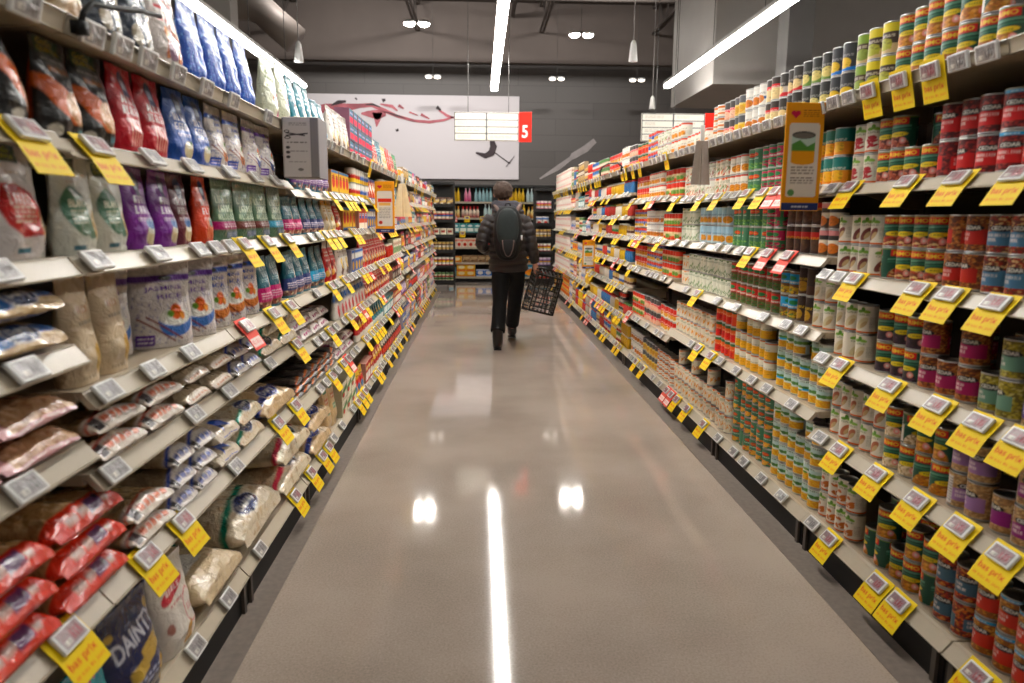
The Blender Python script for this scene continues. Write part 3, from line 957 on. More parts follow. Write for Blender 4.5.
def art_flourR():
    a = Art(BX, BY, 'd4cdc4')
    a.ell(.45, .70, .30, .085, 'b83844', .25); a.fake(.27, .67, .63, .735, 'eee4e0', 5, 8); a.scrib(.3, .52, .7, .58, 'b06a6a', 1)
    a.ell(.74, .40, .17, .2, 'b83844'); a.ell(.74, .40, .155, .185, 'd4cdc4'); a.fake(.64, .36, .84, .44, 'b85058', 4, 9)
    a.ell(.2, .34, .06, .06, '9a6a62'); a.poly([(.42, .05), (.62, .05), (.66, .26), (.5, .2)], 'b48a4c')
    return a
def art_dainty():
    a = Art(BX, BY, '20264a')
    a.text('DAINTY', .1, .58, .9, .76, 'cfd0d8', True, .15); a.rect(.45, .38, .85, .54, 'b89a58', .2); a.rect(.2, .3, .5, .42, 'b89a58', .2)
    a.scrib(.15, .2, .8, .3, 'a8acc0', 2); a.ell(.8, .15, .1, .18, 'c0964a', .3); a.ell(.3, .1, .08, .06, 'b8954a'); a.ell(.12, .8, .06, .04, 'b89a58'); a.ell(.85, .82, .07, .05, 'b89a58')
    return a
def art_tealrice():
    a = Art(BX, BY, '2c8690')
    a.ell(.35, .62, .26, .09, 'a82a6c', .2); a.fake(.2, .59, .5, .65, 'e0c8d8', 4, 7); a.poly([(.2, .05), (.5, .3), (.8, .2), (.7, .02)], 'c03a80'); a.ell(.55, .16, .2, .12, 'd8ccc0')
    for i in range(4):
        a.line(.5 + .1 * i, .8, .56 + .1 * i, .95, .04, 'a03070')
    return a
BAG['flourR'] = B('flour_sack', art_flourR(), .22, .26, .12, 31, seal=.05)
BAG['dainty'] = B('rice_sack', art_dainty(), .24, .27, .13, 32, clear=True, seal=.05)
BAG['tealrice'] = B('rice_sack', art_tealrice(), .22, .24, .12, 33, clear=True, seal=.05)
def art_kraftbox():
    a = Art(BX, BY, 'c9ad86')
    for i, y in enumerate((.75, .55, .35)):
        a.rect(.3, y, .7, y + .10, ('4f8a68', 'b8603a', '4f8a68')[i]); a.scrib(.32, y + .02, .68, y + .08, 'e4dcc8', 1, i)
    return a
BAG['kraftgreen'] = B('kraft_flour_bag', art_kraftbox(), .17, .30, .10, 34, crumple=.6)

# ------------------------------------------------------------------ generic small goods for the far bays
def art_panel(c, p, seed, nx=20, ny=26):
    r = np.random.default_rng(seed)
    a = Art(nx, ny, c, 2)
    k = seed % 5
    if k == 0:
        a.rect(0, .62, 1, .86, p[0]); a.ell(.5, .3, .3, .2, p[1])
    elif k == 1:
        a.rect(.08, .12, .92, .5, p[0]); a.ell(.5, .72, .3, .12, p[1])
    elif k == 2:
        a.rect(0, 0, 1, .3, p[0]); a.rect(.2, .5, .8, .75, p[1])
    elif k == 3:
        a.ell(.5, .55, .34, .26, p[0]); a.rect(0, .88, 1, 1, p[1]); a.rect(0, 0, 1, .14, p[1])
    else:
        a.poly([(0, .2), (1, .5), (1, .8), (0, .5)], p[0]); a.ell(.35, .25, .2, .15, p[1])
    a.scrib(.15, .64, .85, .8, p[2], 2, seed)
    return a

PALS = dict(
    red=('b02a2c', ('ece4dc', 'e4c050', 'f0e4d8')), orange=('c2502c', ('e8dcc8', '34589c', 'f4e8d8')), yellow=('d9ae34', ('c0352c', '3a6a9c', '6a4a28')),
    white=('d2cec8', ('3f6aa8', 'c03a3a', '7a726a')), blue=('34589c', ('d8d4c8', 'c8a04a', 'e4e8f0')), teal=('2a7480', ('dce4e0', 'd8b04a', 'dce8e8')),
    green=('3f7a48', ('dcd8c4', 'c8402f', 'e8ecd8')), brown=('5a3a2c', ('c8a868', 'd8d0c4', 'e4d4bc')), pink=('c84a70', ('e8d8d8', 'd8a050', 'f4e4e8')),
    black=('2c2a2a', ('b83a30', 'b8b0a4', 'e0d8cc')), cream=('d8cfba', ('5a8050', 'a83a34', '7a6a50')), purple=('6a3c80', ('d8c8d8', 'c89a4c', 'ece0f0')),
    hearts=('4a6a74', ('c83a50', '3a5a9c', 'e8dcd8')), whitered=('e2dbd2', ('e6dfd6', 'd49a90', 'cf8a82')))
GB = {}
LOOKC = dict(whitered='white and red', hearts='grey heart-printed')
i = 0
for k, (c, p) in PALS.items():
    i += 1
    GB['bx_' + k] = box_proto('food_carton', 'box', art_panel(c, p, i), .115, .15, .06)
    GB['wide_' + k] = box_proto('food_box', 'box', art_panel(c, p, i + 3, 28, 18), .17, .105, .10)
    GB['bag_' + k] = pouch_proto('food_bag', 'bag', art_panel(c, p, i + 1, 20, 20), .125, .17, .06, seed=i, seal=.1)
    GB['jar_' + k] = turned_proto(dict(brown='spread_jar', black='spread_jar', cream='dressing_jar', white='dressing_jar', red='sauce_jar', orange='sauce_jar', pink='jam_jar', purple='jam_jar').get(k, 'condiment_jar'), 'jar', [(.03, 0), (.034, .004), (.034, .085), (.026, .1), (.028, .104), (.028, .118), (.001, .119)],
                                  [(.02, p[1]), (.075, c), (.1, p[1]), (.13, p[0])], 14)
    GB['can_' + k] = can_proto('small_can', 'can', art_bands([(.3, p[1]), (.65, c), (1, p[0])], None, None, i, p[2]), r=.036, h=.1)

# ------------------------------------------------------------------ the room
X_R, X_L = 1.385, -.831          # front edges of the two shelf runs
def floor_mat():
    m, nt, b = newmat('polished_concrete')
    tc = nt.nodes.new('ShaderNodeTexCoord')
    n1 = nt.nodes.new('ShaderNodeTexNoise'); n1.inputs['Scale'].default_value = 1.1; n1.inputs['Detail'].default_value = 6
    n2 = nt.nodes.new('ShaderNodeTexNoise'); n2.inputs['Scale'].default_value = 130; n2.inputs['Detail'].default_value = 5
    mx = nt.nodes.new('ShaderNodeMath'); mx.operation = 'MULTIPLY_ADD'; mx.inputs[1].default_value = .75
    r = nt.nodes.new('ShaderNodeValToRGB')
    r.color_ramp.elements[0].position = .62; r.color_ramp.elements[0].color = (*lin((.585, .53, .487)), 1)
    r.color_ramp.elements[1].position = 1.0; r.color_ramp.elements[1].color = (*lin((.71, .65, .60)), 1)
    for n in (n1, n2):
        nt.links.new(tc.outputs['Object'], n.inputs['Vector'])
    nt.links.new(n2.outputs['Fac'], mx.inputs[0]); nt.links.new(n1.outputs['Fac'], mx.inputs[2])
    nt.links.new(mx.outputs[0], r.inputs['Fac']); nt.links.new(r.outputs['Color'], b.inputs['Base Color'])
    rr = nt.nodes.new('ShaderNodeMapRange'); rr.inputs['To Min'].default_value = .035; rr.inputs['To Max'].default_value = .10
    nt.links.new(n1.outputs['Fac'], rr.inputs['Value']); nt.links.new(rr.outputs['Result'], b.inputs['Roughness'])
    bp = nt.nodes.new('ShaderNodeBump'); bp.inputs['Strength'].default_value = .04; bp.inputs['Distance'].default_value = .004
    n3 = nt.nodes.new('ShaderNodeTexNoise'); n3.inputs['Scale'].default_value = 9; n3.inputs['Detail'].default_value = 3
    nt.links.new(tc.outputs['Object'], n3.inputs['Vector']); nt.links.new(n3.outputs['Fac'], bp.inputs['Height']); nt.links.new(bp.outputs['Normal'], b.inputs['Normal'])
    b.inputs['Specular IOR Level'].default_value = .55
    return m

def tile_mat():
    m, nt, b = newmat('dark_wall_tile')
    tc = nt.nodes.new('ShaderNodeTexCoord')
    mp = nt.nodes.new('ShaderNodeMapping'); mp.inputs['Rotation'].default_value = (PI / 2, 0, 0)
    br = nt.nodes.new('ShaderNodeTexBrick')
    br.inputs['Scale'].default_value = .5; br.inputs['Brick Width'].default_value = 1.2; br.inputs['Row Height'].default_value = .25; br.inputs['Mortar Size'].default_value = .004
    br.inputs['Color1'].default_value = (*lin((.315, .295, .28)), 1); br.inputs['Color2'].default_value = (*lin((.34, .32, .305)), 1); br.inputs['Mortar'].default_value = (*lin((.27, .25, .24)), 1)
    nt.links.new(tc.outputs['Object'], mp.inputs['Vector']); nt.links.new(mp.outputs['Vector'], br.inputs['Vector']); nt.links.new(br.outputs['Color'], b.inputs['Base Color'])
    b.inputs['Roughness'].default_value = .55
    return m

M['floor'] = floor_mat()
M['tile'] = tile_mat()
M['upper'] = mat('brown_grey_wall_paint', (.42, .38, .355), .7, 0, .3, .04, 2)
M['ceil'] = mat('dark_roof_deck', (.33, .30, .28), .8, 0, .2, .08, 1.5)
M['sidewall'] = mat('side_wall_paint', (.42, .39, .37), .7, 0, .3, .04, 2)
M['bulk'] = mat('light_grey_bulkhead_paint', (.62, .60, .58), .6, 0, .3, .03, 3)
M['truss'] = mat('roof_truss_paint', (.38, .35, .33), .6, 0, .3, .06, 8)

structure('floor', MB().box(-14, -7, -.1, 16, 24.2, 0), [M['floor']])
M['edge'] = mat('unpolished_floor_edge', (.50, .455, .42), .45, 0, .3, .12, 40)  # darker, rougher floor strip along each shelf base
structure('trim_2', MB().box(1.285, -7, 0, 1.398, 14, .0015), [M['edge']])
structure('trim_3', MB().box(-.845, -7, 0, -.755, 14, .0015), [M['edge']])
structure('ceiling', MB().box(-14, -7, 7.9, 16, 24.2, 8.0), [M['ceil']])
structure('wall_back', MB().box(-14, 24, 0, 16, 24.2, 6.14), [M['tile']])
structure('trim_1', MB().box(-14, 23.8, 6.14, 16, 24.2, 7.9), [M['upper']])
structure('wall_left', MB().box(-14.2, -7, 0, -14, 24.2, 8), [M['sidewall']])
structure('wall_right', MB().box(16, -7, 0, 16.2, 24.2, 8), [M['sidewall']])
structure('wall_front', MB().box(-14, -7.2, 0, 16, -7, 8), [M['sidewall']])
# dropped bulkhead and column at the right, column at the left
structure('bulkhead_beam', MB().box(3.7, 12, 3.52, 10, 14.6, 7.9), [M['bulk']], None, .01)
M['colp'] = mat('grey_column_paint', (.44, .43, .42), .6, 0, .3, .03, 3)
structure('column_right', MB().box(4.42, 10.9, 0, 4.80, 11.28, 7.9), [M['colp']], None, .01)
structure('column_left', MB().box(-5.05, 14.5, 0, -4.6, 14.95, 7.9), [M['bulk']], None, .01)

# roof joists: two chords with zigzag webs, and pipes
def joist(x, y0, y1, z=7.0):
    mb = MB()
    for dx in (-.05, .05):
        mb.box(x + dx - .03, y0, z, x + dx + .03, y1, z + .06).box(x + dx - .03, y0, z + .75, x + dx + .03, y1, z + .81)
    y = y0
    k = 0
    while y + .7 <= y1:
        mb.tube([(x, y, z + (.06, .75)[k % 2]), (x, y + .7, z + (.75, .06)[k % 2])], .025, 6)
        y += .7; k += 1
    return mb
for i, x in enumerate((-9.5, -5.6, -1.9, 1.9, 5.4, 9.2)):
    o = link('roof_joist', joist(x, 0, 23.7, 7.02).mesh('roof_joist', [M['truss']]))
    o['kind'] = 'structure'
pp = MB().tube([(-13.8, 19.5, 6.85), (15.8, 19.5, 6.85)], .07, 10).tube([(1.0, 6, 7.5), (1.0, 23.7, 7.5)], .06, 8)
o = link('ceiling_pipe', pp.mesh('ceiling_pipe', [M['truss']], True)); o['kind'] = 'structure'
M['duct'] = mat('galvanised_duct', (.52, .48, .45), .55, .2)
pts = [(-13.9, 18, 6.15), (-5.4, 18, 6.15)] + [(-5.4 + .8 * math.sin(a), 18, 6.15 - .8 * (1 - math.cos(a))) for a in (.3, .6, .9)] + [(-4.25, 18, 5.4)]
thing('hanging_air_duct', 'fat round air duct bending down under the roof at the left', 'duct', MB().tube(pts, .33, 20).mesh('air_duct', [M['duct']], True))

# ------------------------------------------------------------------ lamps
E_STRIP, E_DOWN = 75., 190.
M['glow'] = emit('strip_lamp_glow', (1., .985, .96), E_STRIP)
M['glowside'] = emit('side_strip_glow', (1., .985, .96), 46.)
M['glowfill'] = emit('rear_fill_glow', (1., .985, .96), 13.)
M['glow2'] = emit('downlight_glow', (1., .97, .93), E_DOWN)
M['glowdim'] = emit('far_spot_glow', (1., .95, .88), 5.)
M['housing'] = mat('lamp_housing', (.55, .53, .52), .4)
M['wirem'] = mat('thin_wire', (.30, .29, .28), .5)
def strip(x, y0, y1, label, glow='glow'):
    t = thing('strip_lamp', label, 'lamp', None, (x, (y0 + y1) / 2, 3.6), (0, 0, 0), 'strip lamps above the aisles')
    L = (y1 - y0) / 2
    link('diffuser', MB().box(-.055, -L, 0, .055, L, .05).mesh('strip_diffuser', [M[glow]], False, .012), t)
    link('housing', MB().box(-.07, -L, .052, .07, L, .1).mesh('strip_housing', [M['housing']], False, .008), t)
    mb = MB()
    y = -L + .4
    while y < L:
        mb.tube([(0, y, .1), (0, y, 4.25)], .006, 6); y += 1.85
    link('hanging_wire', mb.mesh('strip_wire', [M['wirem']]), t)
strip(.25, 2.5, 13.45, 'bright strip lamp hanging over the middle of the aisle')
strip(-3.07, 2.6, 13.42, 'bright strip lamp above the bagged goods shelves', 'glowside')
strip(3.19, 2.6, 12.9, 'bright strip lamp above the canned goods shelves', 'glowside')
strip(.229, -5.5, 1.7, 'unseen strip lamp added over the aisle behind the viewer', 'glowfill')  # rear strips are unseen, added for the light they give
strip(-3.07, -5.5, 1.7, 'unseen strip lamp added over the next aisle on the bagged goods side, behind the viewer', 'glowfill')
strip(3.19, -5.5, 1.7, 'unseen strip lamp added over the next aisle on the canned goods side, behind the viewer', 'glowfill')
def downlight(x, y, z, s, m, label):
    t = thing('downlight', label, 'lamp', None, (x, y, z), (0, 0, 0), 'paired downlights under the roof')
    for dx in (-.15 * s, .15 * s):
        link('lamp_head', MB().lathe([(.06 * s, .07 * s), (.12 * s, .05 * s), (.13 * s, 0), (.115 * s, 0), (.10 * s, .03 * s)], 18, 0, Matrix.Translation((dx, 0, 0))).mesh('lamp_head', [M['white']], True), t)
        link('bulb', MB().lathe([(.112 * s, .015 * s), (.112 * s, -.02 * s), (.07 * s, -.05 * s), (.01, -.06 * s)], 18, 0, Matrix.Translation((dx, 0, 0))).mesh('bulb', [m], True), t)
    link('stem', MB().tube([(0, 0, .07 * s), (0, 0, 7.9 - z)], .005, 8).box(-.2 * s, -.02, .05 * s, .2 * s, .02, .07 * s).mesh('stem', [M['wirem']]), t)
downlight(-1.33, 16.3, 5.4, 1., M['glow2'], 'bright twin downlight above and to the left of the mural sign')
downlight(2.24, 17.0, 5.4, 1., M['glow2'], 'bright twin downlight above the dark wall beside the strip lamp')
downlight(4.7, 16.0, 5.4, 1., M['glow2'], 'bright twin downlight near the grey bulkhead')
for x, l in ((-1.36, 'small far twin spotlight above the mural'), (2.24, 'small far twin spotlight on the middle of the dark wall'), (4.6, 'small far twin spotlight on the dark wall near the bulkhead')):
    downlight(x, 22.2, 5.4, .85, M['glowdim'], l)
def brightener(x, tx, power, label):  # unseen fill lamps, added to brighten the mural and back wall
    t = thing('added_fill_lamp', label, 'lamp', None, (x, 17.2, 7.35), (0, 0, 0), 'added wall fill lamps under the roof')
    link('lamp_head', MB().box(-.5, -.08, .03, .5, .08, .14).tube([(0, 0, .14), (0, 0, .5)], .02, 8).mesh('washer_head', [M['housing']]), t)
    ld = bpy.data.lights.new('added_fill_light', 'AREA'); ld.shape = 'RECTANGLE'; ld.size = 1.0; ld.size_y = .2; ld.energy = power; ld.color = (1., .965, .94); ld.spread = math.radians(120)
    lo = link('fill_light', ld, t, (0, .03, 0))
    lo.rotation_euler = Vector((tx - x, 6.8, -3.9)).to_track_quat('-Z', 'Y').to_euler()
brightener(-3.6, -3.6, 235, 'wall washer lamp, added out of view above the mural, bagged goods side')
brightener(-.6, -.8, 190, 'wall washer lamp, added out of view above the mural edge')
brightener(3.2, 3.4, 130, 'wall washer lamp, added out of view above the dark tiled wall')
def pendant(x, y, z, label, r=.1):
    t = thing('pendant_lamp', label, 'lamp', None, (x, y, z))
    link('lamp_shade', MB().lathe([(r, 0), (r * .95, .02), (r * .6, .26), (r * .3, .3), (.01, .31)], 18).mesh('pendant_shade', [M['white']], True), t)
    link('cord', MB().tube([(0, 0, .3), (0, 0, 7.9 - z)], .008, 6).mesh('pendant_cord', [M['housing']]), t)
pendant(2.31, 11.5, 3.74, 'small white pendant with a tapered shade left of the bulkhead', .07)
pendant(-2.8, 12.0, 3.75, 'small white pendant hanging beside the far end of the strip lamp', .075)
pendant(4.0, 17.5, 3.9, 'small round white pendant in front of the bulkhead', .075)

# ------------------------------------------------------------------ mural and aisle signs
def shape(pts, y, t=.01):
    return MB().prism(pts, y - t, y, 'y')
mt = thing('wall_mural', 'large white wall mural of a red splash above the drinks shelves', 'mural', None, (0, 23.98, 0))
M['mural'] = mat('mural_white', (.80, .775, .78), .6)
M['wine'] = mat('mural_red', (.68, .36, .39), .6, 0, .4, .35, 3)
M['wined'] = mat('mural_dark', (.22, .17, .18), .6, 0, .4, .3, 4)
M['pale'] = mat('pale_streak', (.60, .57, .56), .6, 0, .4, .2, 3)
mx0, mx1, mz0, mz1 = -6.2, 1.24, 2.6, 5.16
link('mural_panel', MB().box(mx0, -.06, mz0, mx1, 0, mz1).mesh('mural_panel', [M['mural']], False, .006), mt)
def mp(u, v):          # photo pixel of the mural -> its place on the wall
    return ((u - 480.) / 730 * 24.2 + .0, 1.4 + (217.6 - v) / 730 * 24.0)
def ribbon(c, w):
    L, R = [], []
    for i, (x, z) in enumerate(c):
        a = c[max(i - 1, 0)]; b = c[min(i + 1, len(c) - 1)]
        dx, dz = b[0] - a[0], b[1] - a[1]
        l = math.hypot(dx, dz)
        L.append((x - dz / l * w[i] / 2, z + dx / l * w[i] / 2)); R.append((x + dz / l * w[i] / 2, z - dx / l * w[i] / 2))
    return L + R[::-1]
mb = MB()
for cpts, w in (([(322, 117), (335, 117), (352, 116), (366, 114), (378, 113), (390, 118), (402, 123), (418, 127), (432, 128), (446, 126), (455, 123)], [.12, .3, .26, .13, .12, .12, .09, .08, .09, .07, .05]),
                ([(368, 121), (374, 121), (383, 122), (391, 121)], [.05, .17, .3, .12]), ([(383, 120), (383, 126), (382, 133)], [.32, .2, .03]),
                ([(386, 112), (397, 114), (402, 118)], [.04, .1, .05]), ([(403, 113), (408, 116)], [.1, .05]), ([(413, 119), (421, 122)], [.05, .03]), ([(424, 121), (432, 125)], [.09, .04]), ([(441, 117), (449, 122), (456, 124)], [.05, .09, .04])):
    mb.prism(ribbon([mp(*p) for p in cpts], w), -.08, -.061, 'y')
link('red_splash', mb.mesh('red_splash', [M['wine']]), mt)
mb = MB()
for cpts, w in (([(340, 114), (347, 111), (354, 110)], [.03, .12, .06]), ([(372, 113), (379, 112.5), (386, 115)], [.03, .07, .03]), ([(391, 119), (400, 122), (410, 125)], [.02, .05, .02]), ([(388, 109), (391, 108)], [.12, .06]), ([(401, 135), (402, 137)], [.1, .08]), ([(439, 114), (443, 117)], [.12, .05]), ([(363, 108), (364, 107)], [.09, .06]),
                ([(491, 143), (493, 150), (491, 156), (485, 159), (476, 156)], [.12, .22, .22, .16, .05]), ([(493, 155), (509, 166)], [.03, .03]), ([(505, 169), (513, 159)], [.02, .02])):
    mb.prism(ribbon([mp(*p) for p in cpts], w), -.085, -.062, 'y')
link('dark_splash', mb.mesh('dark_splash', [M['wined']]), mt)
sb = MB().prism(ribbon([mp(*p) for p in ((538, 180), (556, 169), (568, 160), (570, 158), (582, 151), (591, 143))], [.05, .16, .12, .2, .22, .16]), -.02, -.001, 'y')
thing('wall_streak', 'pale diagonal painted streak on the dark tiled wall', 'mural', sb.mesh('wall_streak', [M['pale']]), (0, 23.999, 0))

def textured_plate(name, art, w, h, d, m, parent, loc=(0, 0, 0)):
    P = box_proto(name, '', art, w, h, d)['near']['data']
    return link(name, P, parent, loc)
def aisle_sign(x, y, z, num, label, w=1.13, h=.40, wx=.2):
    t = thing('aisle_sign', label, 'sign', None, (x, y, z), (0, 0, 0), 'hanging aisle signs')
    a = Art(120, 44, '4a4c4c', 3)
    for c in range(2):
        for r in range(4):
            x0, x1 = (.014, .488) if c == 0 else (.512, .986)
            y0 = .03 + .24 * r
            a.rect(x0, y0, x1, y0 + .21, 'ece6dc')
            a.scrib(x0 + .04, y0 + .06, x0 + .04 + (.2, .34, .16, .3)[(r + c) % 4], y0 + .17, 'b8b0a6', 2, r + c, .8)
    textured_plate('sign_board', a, w * .83, h, .03, None, t, (-w * .085, 0, 0))
    b = Art(28, 56, 'd8433c', 4)
    if num:
        b.text(num, .24, .14, .70, .56, 'f6f0ea')
    textured_plate('number_plate', b, w * .165, h * 1.06, .035, None, t, (w * .415, 0, -h * .03))
    link('hanging_wire', MB().tube([(-.32 * w, 0, h), (-.32 * w, 0, 7.9 - z)], .005, 6).tube([(wx * w, 0, h), (wx * w, 0, 7.9 - z)], .005, 6).mesh('sign_wire', [M['wirem']]), t)
aisle_sign(.19, 11, 2.50, '5', 'hanging aisle sign with a red number five plate')
aisle_sign(2.93, 11, 2.52, '', 'hanging aisle sign half hidden behind the canned goods, red end plate', wx=-.08)

# ------------------------------------------------------------------ shelf runs
Z_RA = [1.831, 1.493, 1.154, .818, .493, .116]
Z_RB = [1.826, 1.503, 1.208, .90, .56, .11]
Z_RC = [1.83, 1.525, 1.20, .925, .49, .11]
Z_RD = [1.83, 1.60, 1.383, 1.19, .948, .70, .42, .105]
Z_RE = [1.825, 1.51, 1.17, .858, .50, .105]
Z_LA = [1.756, 1.525, 1.273, 1.088, .875, .524, .116]
Z_LB = [1.756, 1.515, 1.272, .98, .793, .522, .116]
Z_LC = [1.765, 1.485, 1.268, .982, .735, .48, .116]
Z_LD = [1.76, 1.52, 1.27, 1.02, .77, .48, .116]
TILT = math.radians(40)
TOP_TILT = -math.radians(13)
def shelf_unit(side, y0, y1, Z, label, first=False, last=False):
    s = 1 if side == 'R' else -1
    xf = X_R if s > 0 else X_L
    yc = (y0 + y1) / 2
    t = thing('shelving_unit', label, 'shelving', None, (xf, yc, 0), (0, 0, 0), 'supermarket shelving units')
    L = (y1 - y0) / 2 - .004
    def bx(mb, xa, ya, za, xb, yb, zb):
        xa, xb = sorted((s * xa, s * xb))
        return mb.box(xa, ya, za, xb, yb, zb)
    link('back_panel', bx(MB(), .44, -L, .0, .47, L, Z[0] + .06).mesh('back_panel', [M['back']]), t)
    for e in (-1, 1):
        link('upright', bx(MB(), .415, e * L - e * .035 if e > 0 else -L, 0, .44, L if e > 0 else -L + .035, Z[0] + .09).mesh('upright', [M['post']]), t)
    link('kick_plate', bx(MB(), .016, -L, 0, .03, L, Z[-1] + .006).mesh('kick_plate', [M['kick']]), t)
    for e in (-L + .02, L - .05):
        link('foot', bx(MB(), .003, e, 0, .0145, e + .022, Z[-1] - .002).mesh('foot', [M['post']]), t)
    for i, z in enumerate(Z):
        tl = math.tan(TOP_TILT if i == 0 else TILT) * .04
        mb = bx(MB(), max(.02, tl + .0125), -L, z + .012, .435, L, z + .04)
        sh = link('shelf', mb.mesh('shelf', [M['shelf']], False, .003), t)
        for e in (-L + .006, L - .012):
            pts = [(s * .40, z + .011), (s * .40, z - .05), (s * .33, z - .05), (s * .16, z + .004), (s * .16, z + .011)]
            if i < len(Z) - 1:
                link('bracket', MB().prism(pts, e, e + .006, 'y').mesh('bracket', [M['shelf']]), sh)
        tl = math.tan(TOP_TILT if i == 0 else TILT) * .04
        pr = [(s * 0, z), (s * tl, z + .04), (s * (tl + .012), z + .0395), (s * (.018 + tl), z + .039), (s * .018, z)]
        rl = MB().prism(pr, -L, L, 'y')
        # thin folded lips of the price channel
        rl.prism([(s * -.003, z), (s * -.003, z + .004), (s * .002, z + .004), (s * .002, z)], -L, L, 'y')
        rl.prism([(s * (tl - .004), z + .037), (s * (tl - .003), z + .0398), (s * (tl + .003), z + .0398), (s * (tl + .002), z + .037)], -L, L, 'y')
        link('price_rail', rl.mesh('price_rail', [M['rail']]), sh)
    return t
def units(side, edges, Z, lab):
    for i in range(len(edges) - 1):
        shelf_unit(side, edges[i], edges[i + 1], Z, lab + ', ' + ordinal(i + 1) + ' bay of it')
units('R', [.97, 1.95, 2.93], Z_RA, 'cream shelving with bean cans at the near end')
units('R', [2.93, 4.12, 5.32], Z_RB, 'cream shelving with canned vegetables beyond the bean cans')
units('R', [5.32, 6.9], Z_RC, 'cream shelving with soups past the canned vegetables')
units('R', [6.9, 8.2, 9.5], Z_RD, 'cream shelving with eight close shelves')
units('R', [9.5, 11, 12.5, 14], Z_RE, 'cream shelving at far end of canned goods')
units('L', [.62, 1.575], Z_LA, 'cream shelving with bagged beans at the near end')
units('L', [1.575, 2.49, 3.40], Z_LB, 'cream shelving with rice bags')
units('L', [3.40, 4.95, 6.5, 8.1], Z_LC, 'cream shelving with mixed packets past the rice')
units('L', [8.1, 9.6, 11.1, 12.6, 14], Z_LD, 'cream shelving at far end of bagged goods')

# ------------------------------------------------------------------ price labels and promotion tags
def screen_art(c, seed):
    a = Art(22, 14, '9a9694', 3)
    a.rect(.06, .1, .94, .92, '8a8685' if c[0] == '3' else '84666a')
    a.fake(.48, .25, .9, .68, c, 3, seed)
    a.scrib(.1, .55, .42, .85, '6c6868', 3, seed); a.barcode(.1, .16, .38, .42, seed)
    return a
SW, SH = .090, .050
def label_parts(c, seed):
    body = MB().box(-SW / 2, -.012, -SH / 2, SW / 2, -.002, SH / 2).mesh('label_case', [M['white']], False, .003)
    a = screen_art(c, seed)
    A = a.out()
    V, Cc = [], []
    for j in range(a.ny):
        for i in range(a.nx):
            V.append((-.037 + .074 * i / (a.nx - 1), -.0128, -.0195 + .039 * j / (a.ny - 1))); Cc.append(A[j, i])
    scr = mesh_from('screen', V, grid_faces(a.nx, a.ny), [M['film']], np.array(Cc), None, False)
    return body, scr
LBL = [label_parts('3c3a3c', k) for k in range(3)]
LBLR = [label_parts('8c1a28', k) for k in range(3)]
def tag_card(bg, tcol, tilt):
    W, top, bot, drop = .122, .038, -.03, .062
    nx, ny = 40, 34
    a = Art(nx, ny, bg, 3)
    f = drop / (top - bot + drop)
    if tcol:
        a.text('bas prix', .10, f * .50, .88, f * .88, tcol); a.text('de tous les jours', .08, f * .22, .92, f * .40, tcol, False)
    else:
        a.rect(.08, f * .2, .92, f * .75, 'efd8d2'); a.fake(.14, f * .34, .86, f * .62, 'd05048', 6, 4)
    A = a.out()
    V, Cc = [], []
    for th in (0, .0015):
        for j in range(ny):
            d = (top - bot + drop) * (1 - j / (ny - 1))
            z = top - d
            y = -.001
            if z < bot:
                e = bot - z
                z = bot - e * math.cos(tilt * .2); y = -.001 + e * math.sin(tilt * .2)
            for i in range(nx):
                x = -W / 2 + W * i / (nx - 1)
                V.append((x, y + th, z)); Cc.append(A[j, i])
    n = nx * ny
    F = grid_faces(nx, ny) + [tuple(i + n for i in f_[::-1]) for f_ in grid_faces(nx, ny)]
    rim = [j * nx for j in range(ny)] + [(ny - 1) * nx + i for i in range(1, nx)] + [j * nx + nx - 1 for j in range(ny - 2, -1, -1)] + list(range(nx - 2, 0, -1))
    F += [(rim[k], rim[(k + 1) % len(rim)], rim[(k + 1) % len(rim)] + n, rim[k] + n) for k in range(len(rim))]
    return mesh_from('tag_card', V, F, [M['card']], np.array(Cc), None, False)
CARD = {(k, tl): tag_card(c, t, TILT if tl else 0.) for k, c, t in (('y', 'e9c81e', 'c8440f'), ('r', 'd65a50', None)) for tl in (0, 1)}
_tagn = {}
SHELFW = ['top shelf', 'second shelf', 'third shelf', 'fourth shelf', 'fifth shelf', 'sixth shelf', 'seventh shelf', 'eighth shelf']
def nshelf(i, Z):
    return 'bottom shelf' if i == len(Z) - 1 else SHELFW[i]
def tag(side, i, Z, y, kind, zone):
    s = 1 if side == 'R' else -1
    tl = TOP_TILT if i == 0 else TILT
    x = (X_R if s > 0 else X_L) + s * math.tan(tl) * .02
    key = (side, i, zone, kind)
    _tagn[key] = _tagn.get(key, 0) + 1
    where = nshelf(i, Z) + "'s rail, " + zone
    rot = (-tl, 0, -PI / 2 if s > 0 else PI / 2)
    pr = .0065 if kind == 'p' else .0095
    x -= s * pr * math.cos(tl)
    z = Z[i] + .018 + pr * math.sin(tl)
    off = random.uniform(-.002, .002)
    if kind == 'p':
        t = thing('price_label', 'grey electronic price label, %s from near end, %s' % (ordinal(_tagn[key]), where), 'price label', None, (x - s * .001, y, z + off), rot, 'electronic price labels')
        b, sc = LBL[random.randrange(3)]
    else:
        t = thing('promotion_tag', '%s promotion tag with price, %s from near end, %s' % ({'y': 'yellow', 'r': 'red'}[kind], ordinal(_tagn[key]), where), 'tag', None, (x - s * .001, y, z + off), rot, {'y': 'yellow promotion tags', 'r': 'red promotion tags'}[kind])
        link('card', CARD[kind, 1 if i else 0], t)
        b, sc = LBLR[random.randrange(3)]
    c = link('price_display', b, t, (0, -.002, .002), (0, 0, 0))
    link('screen', sc, c)
def tags(side, i, Z, ys, kind, zone):
    for y in sorted(ys):
        tag(side, i, Z, y, kind, zone)
NR, NV = 'bean cans', 'vegetable cans'
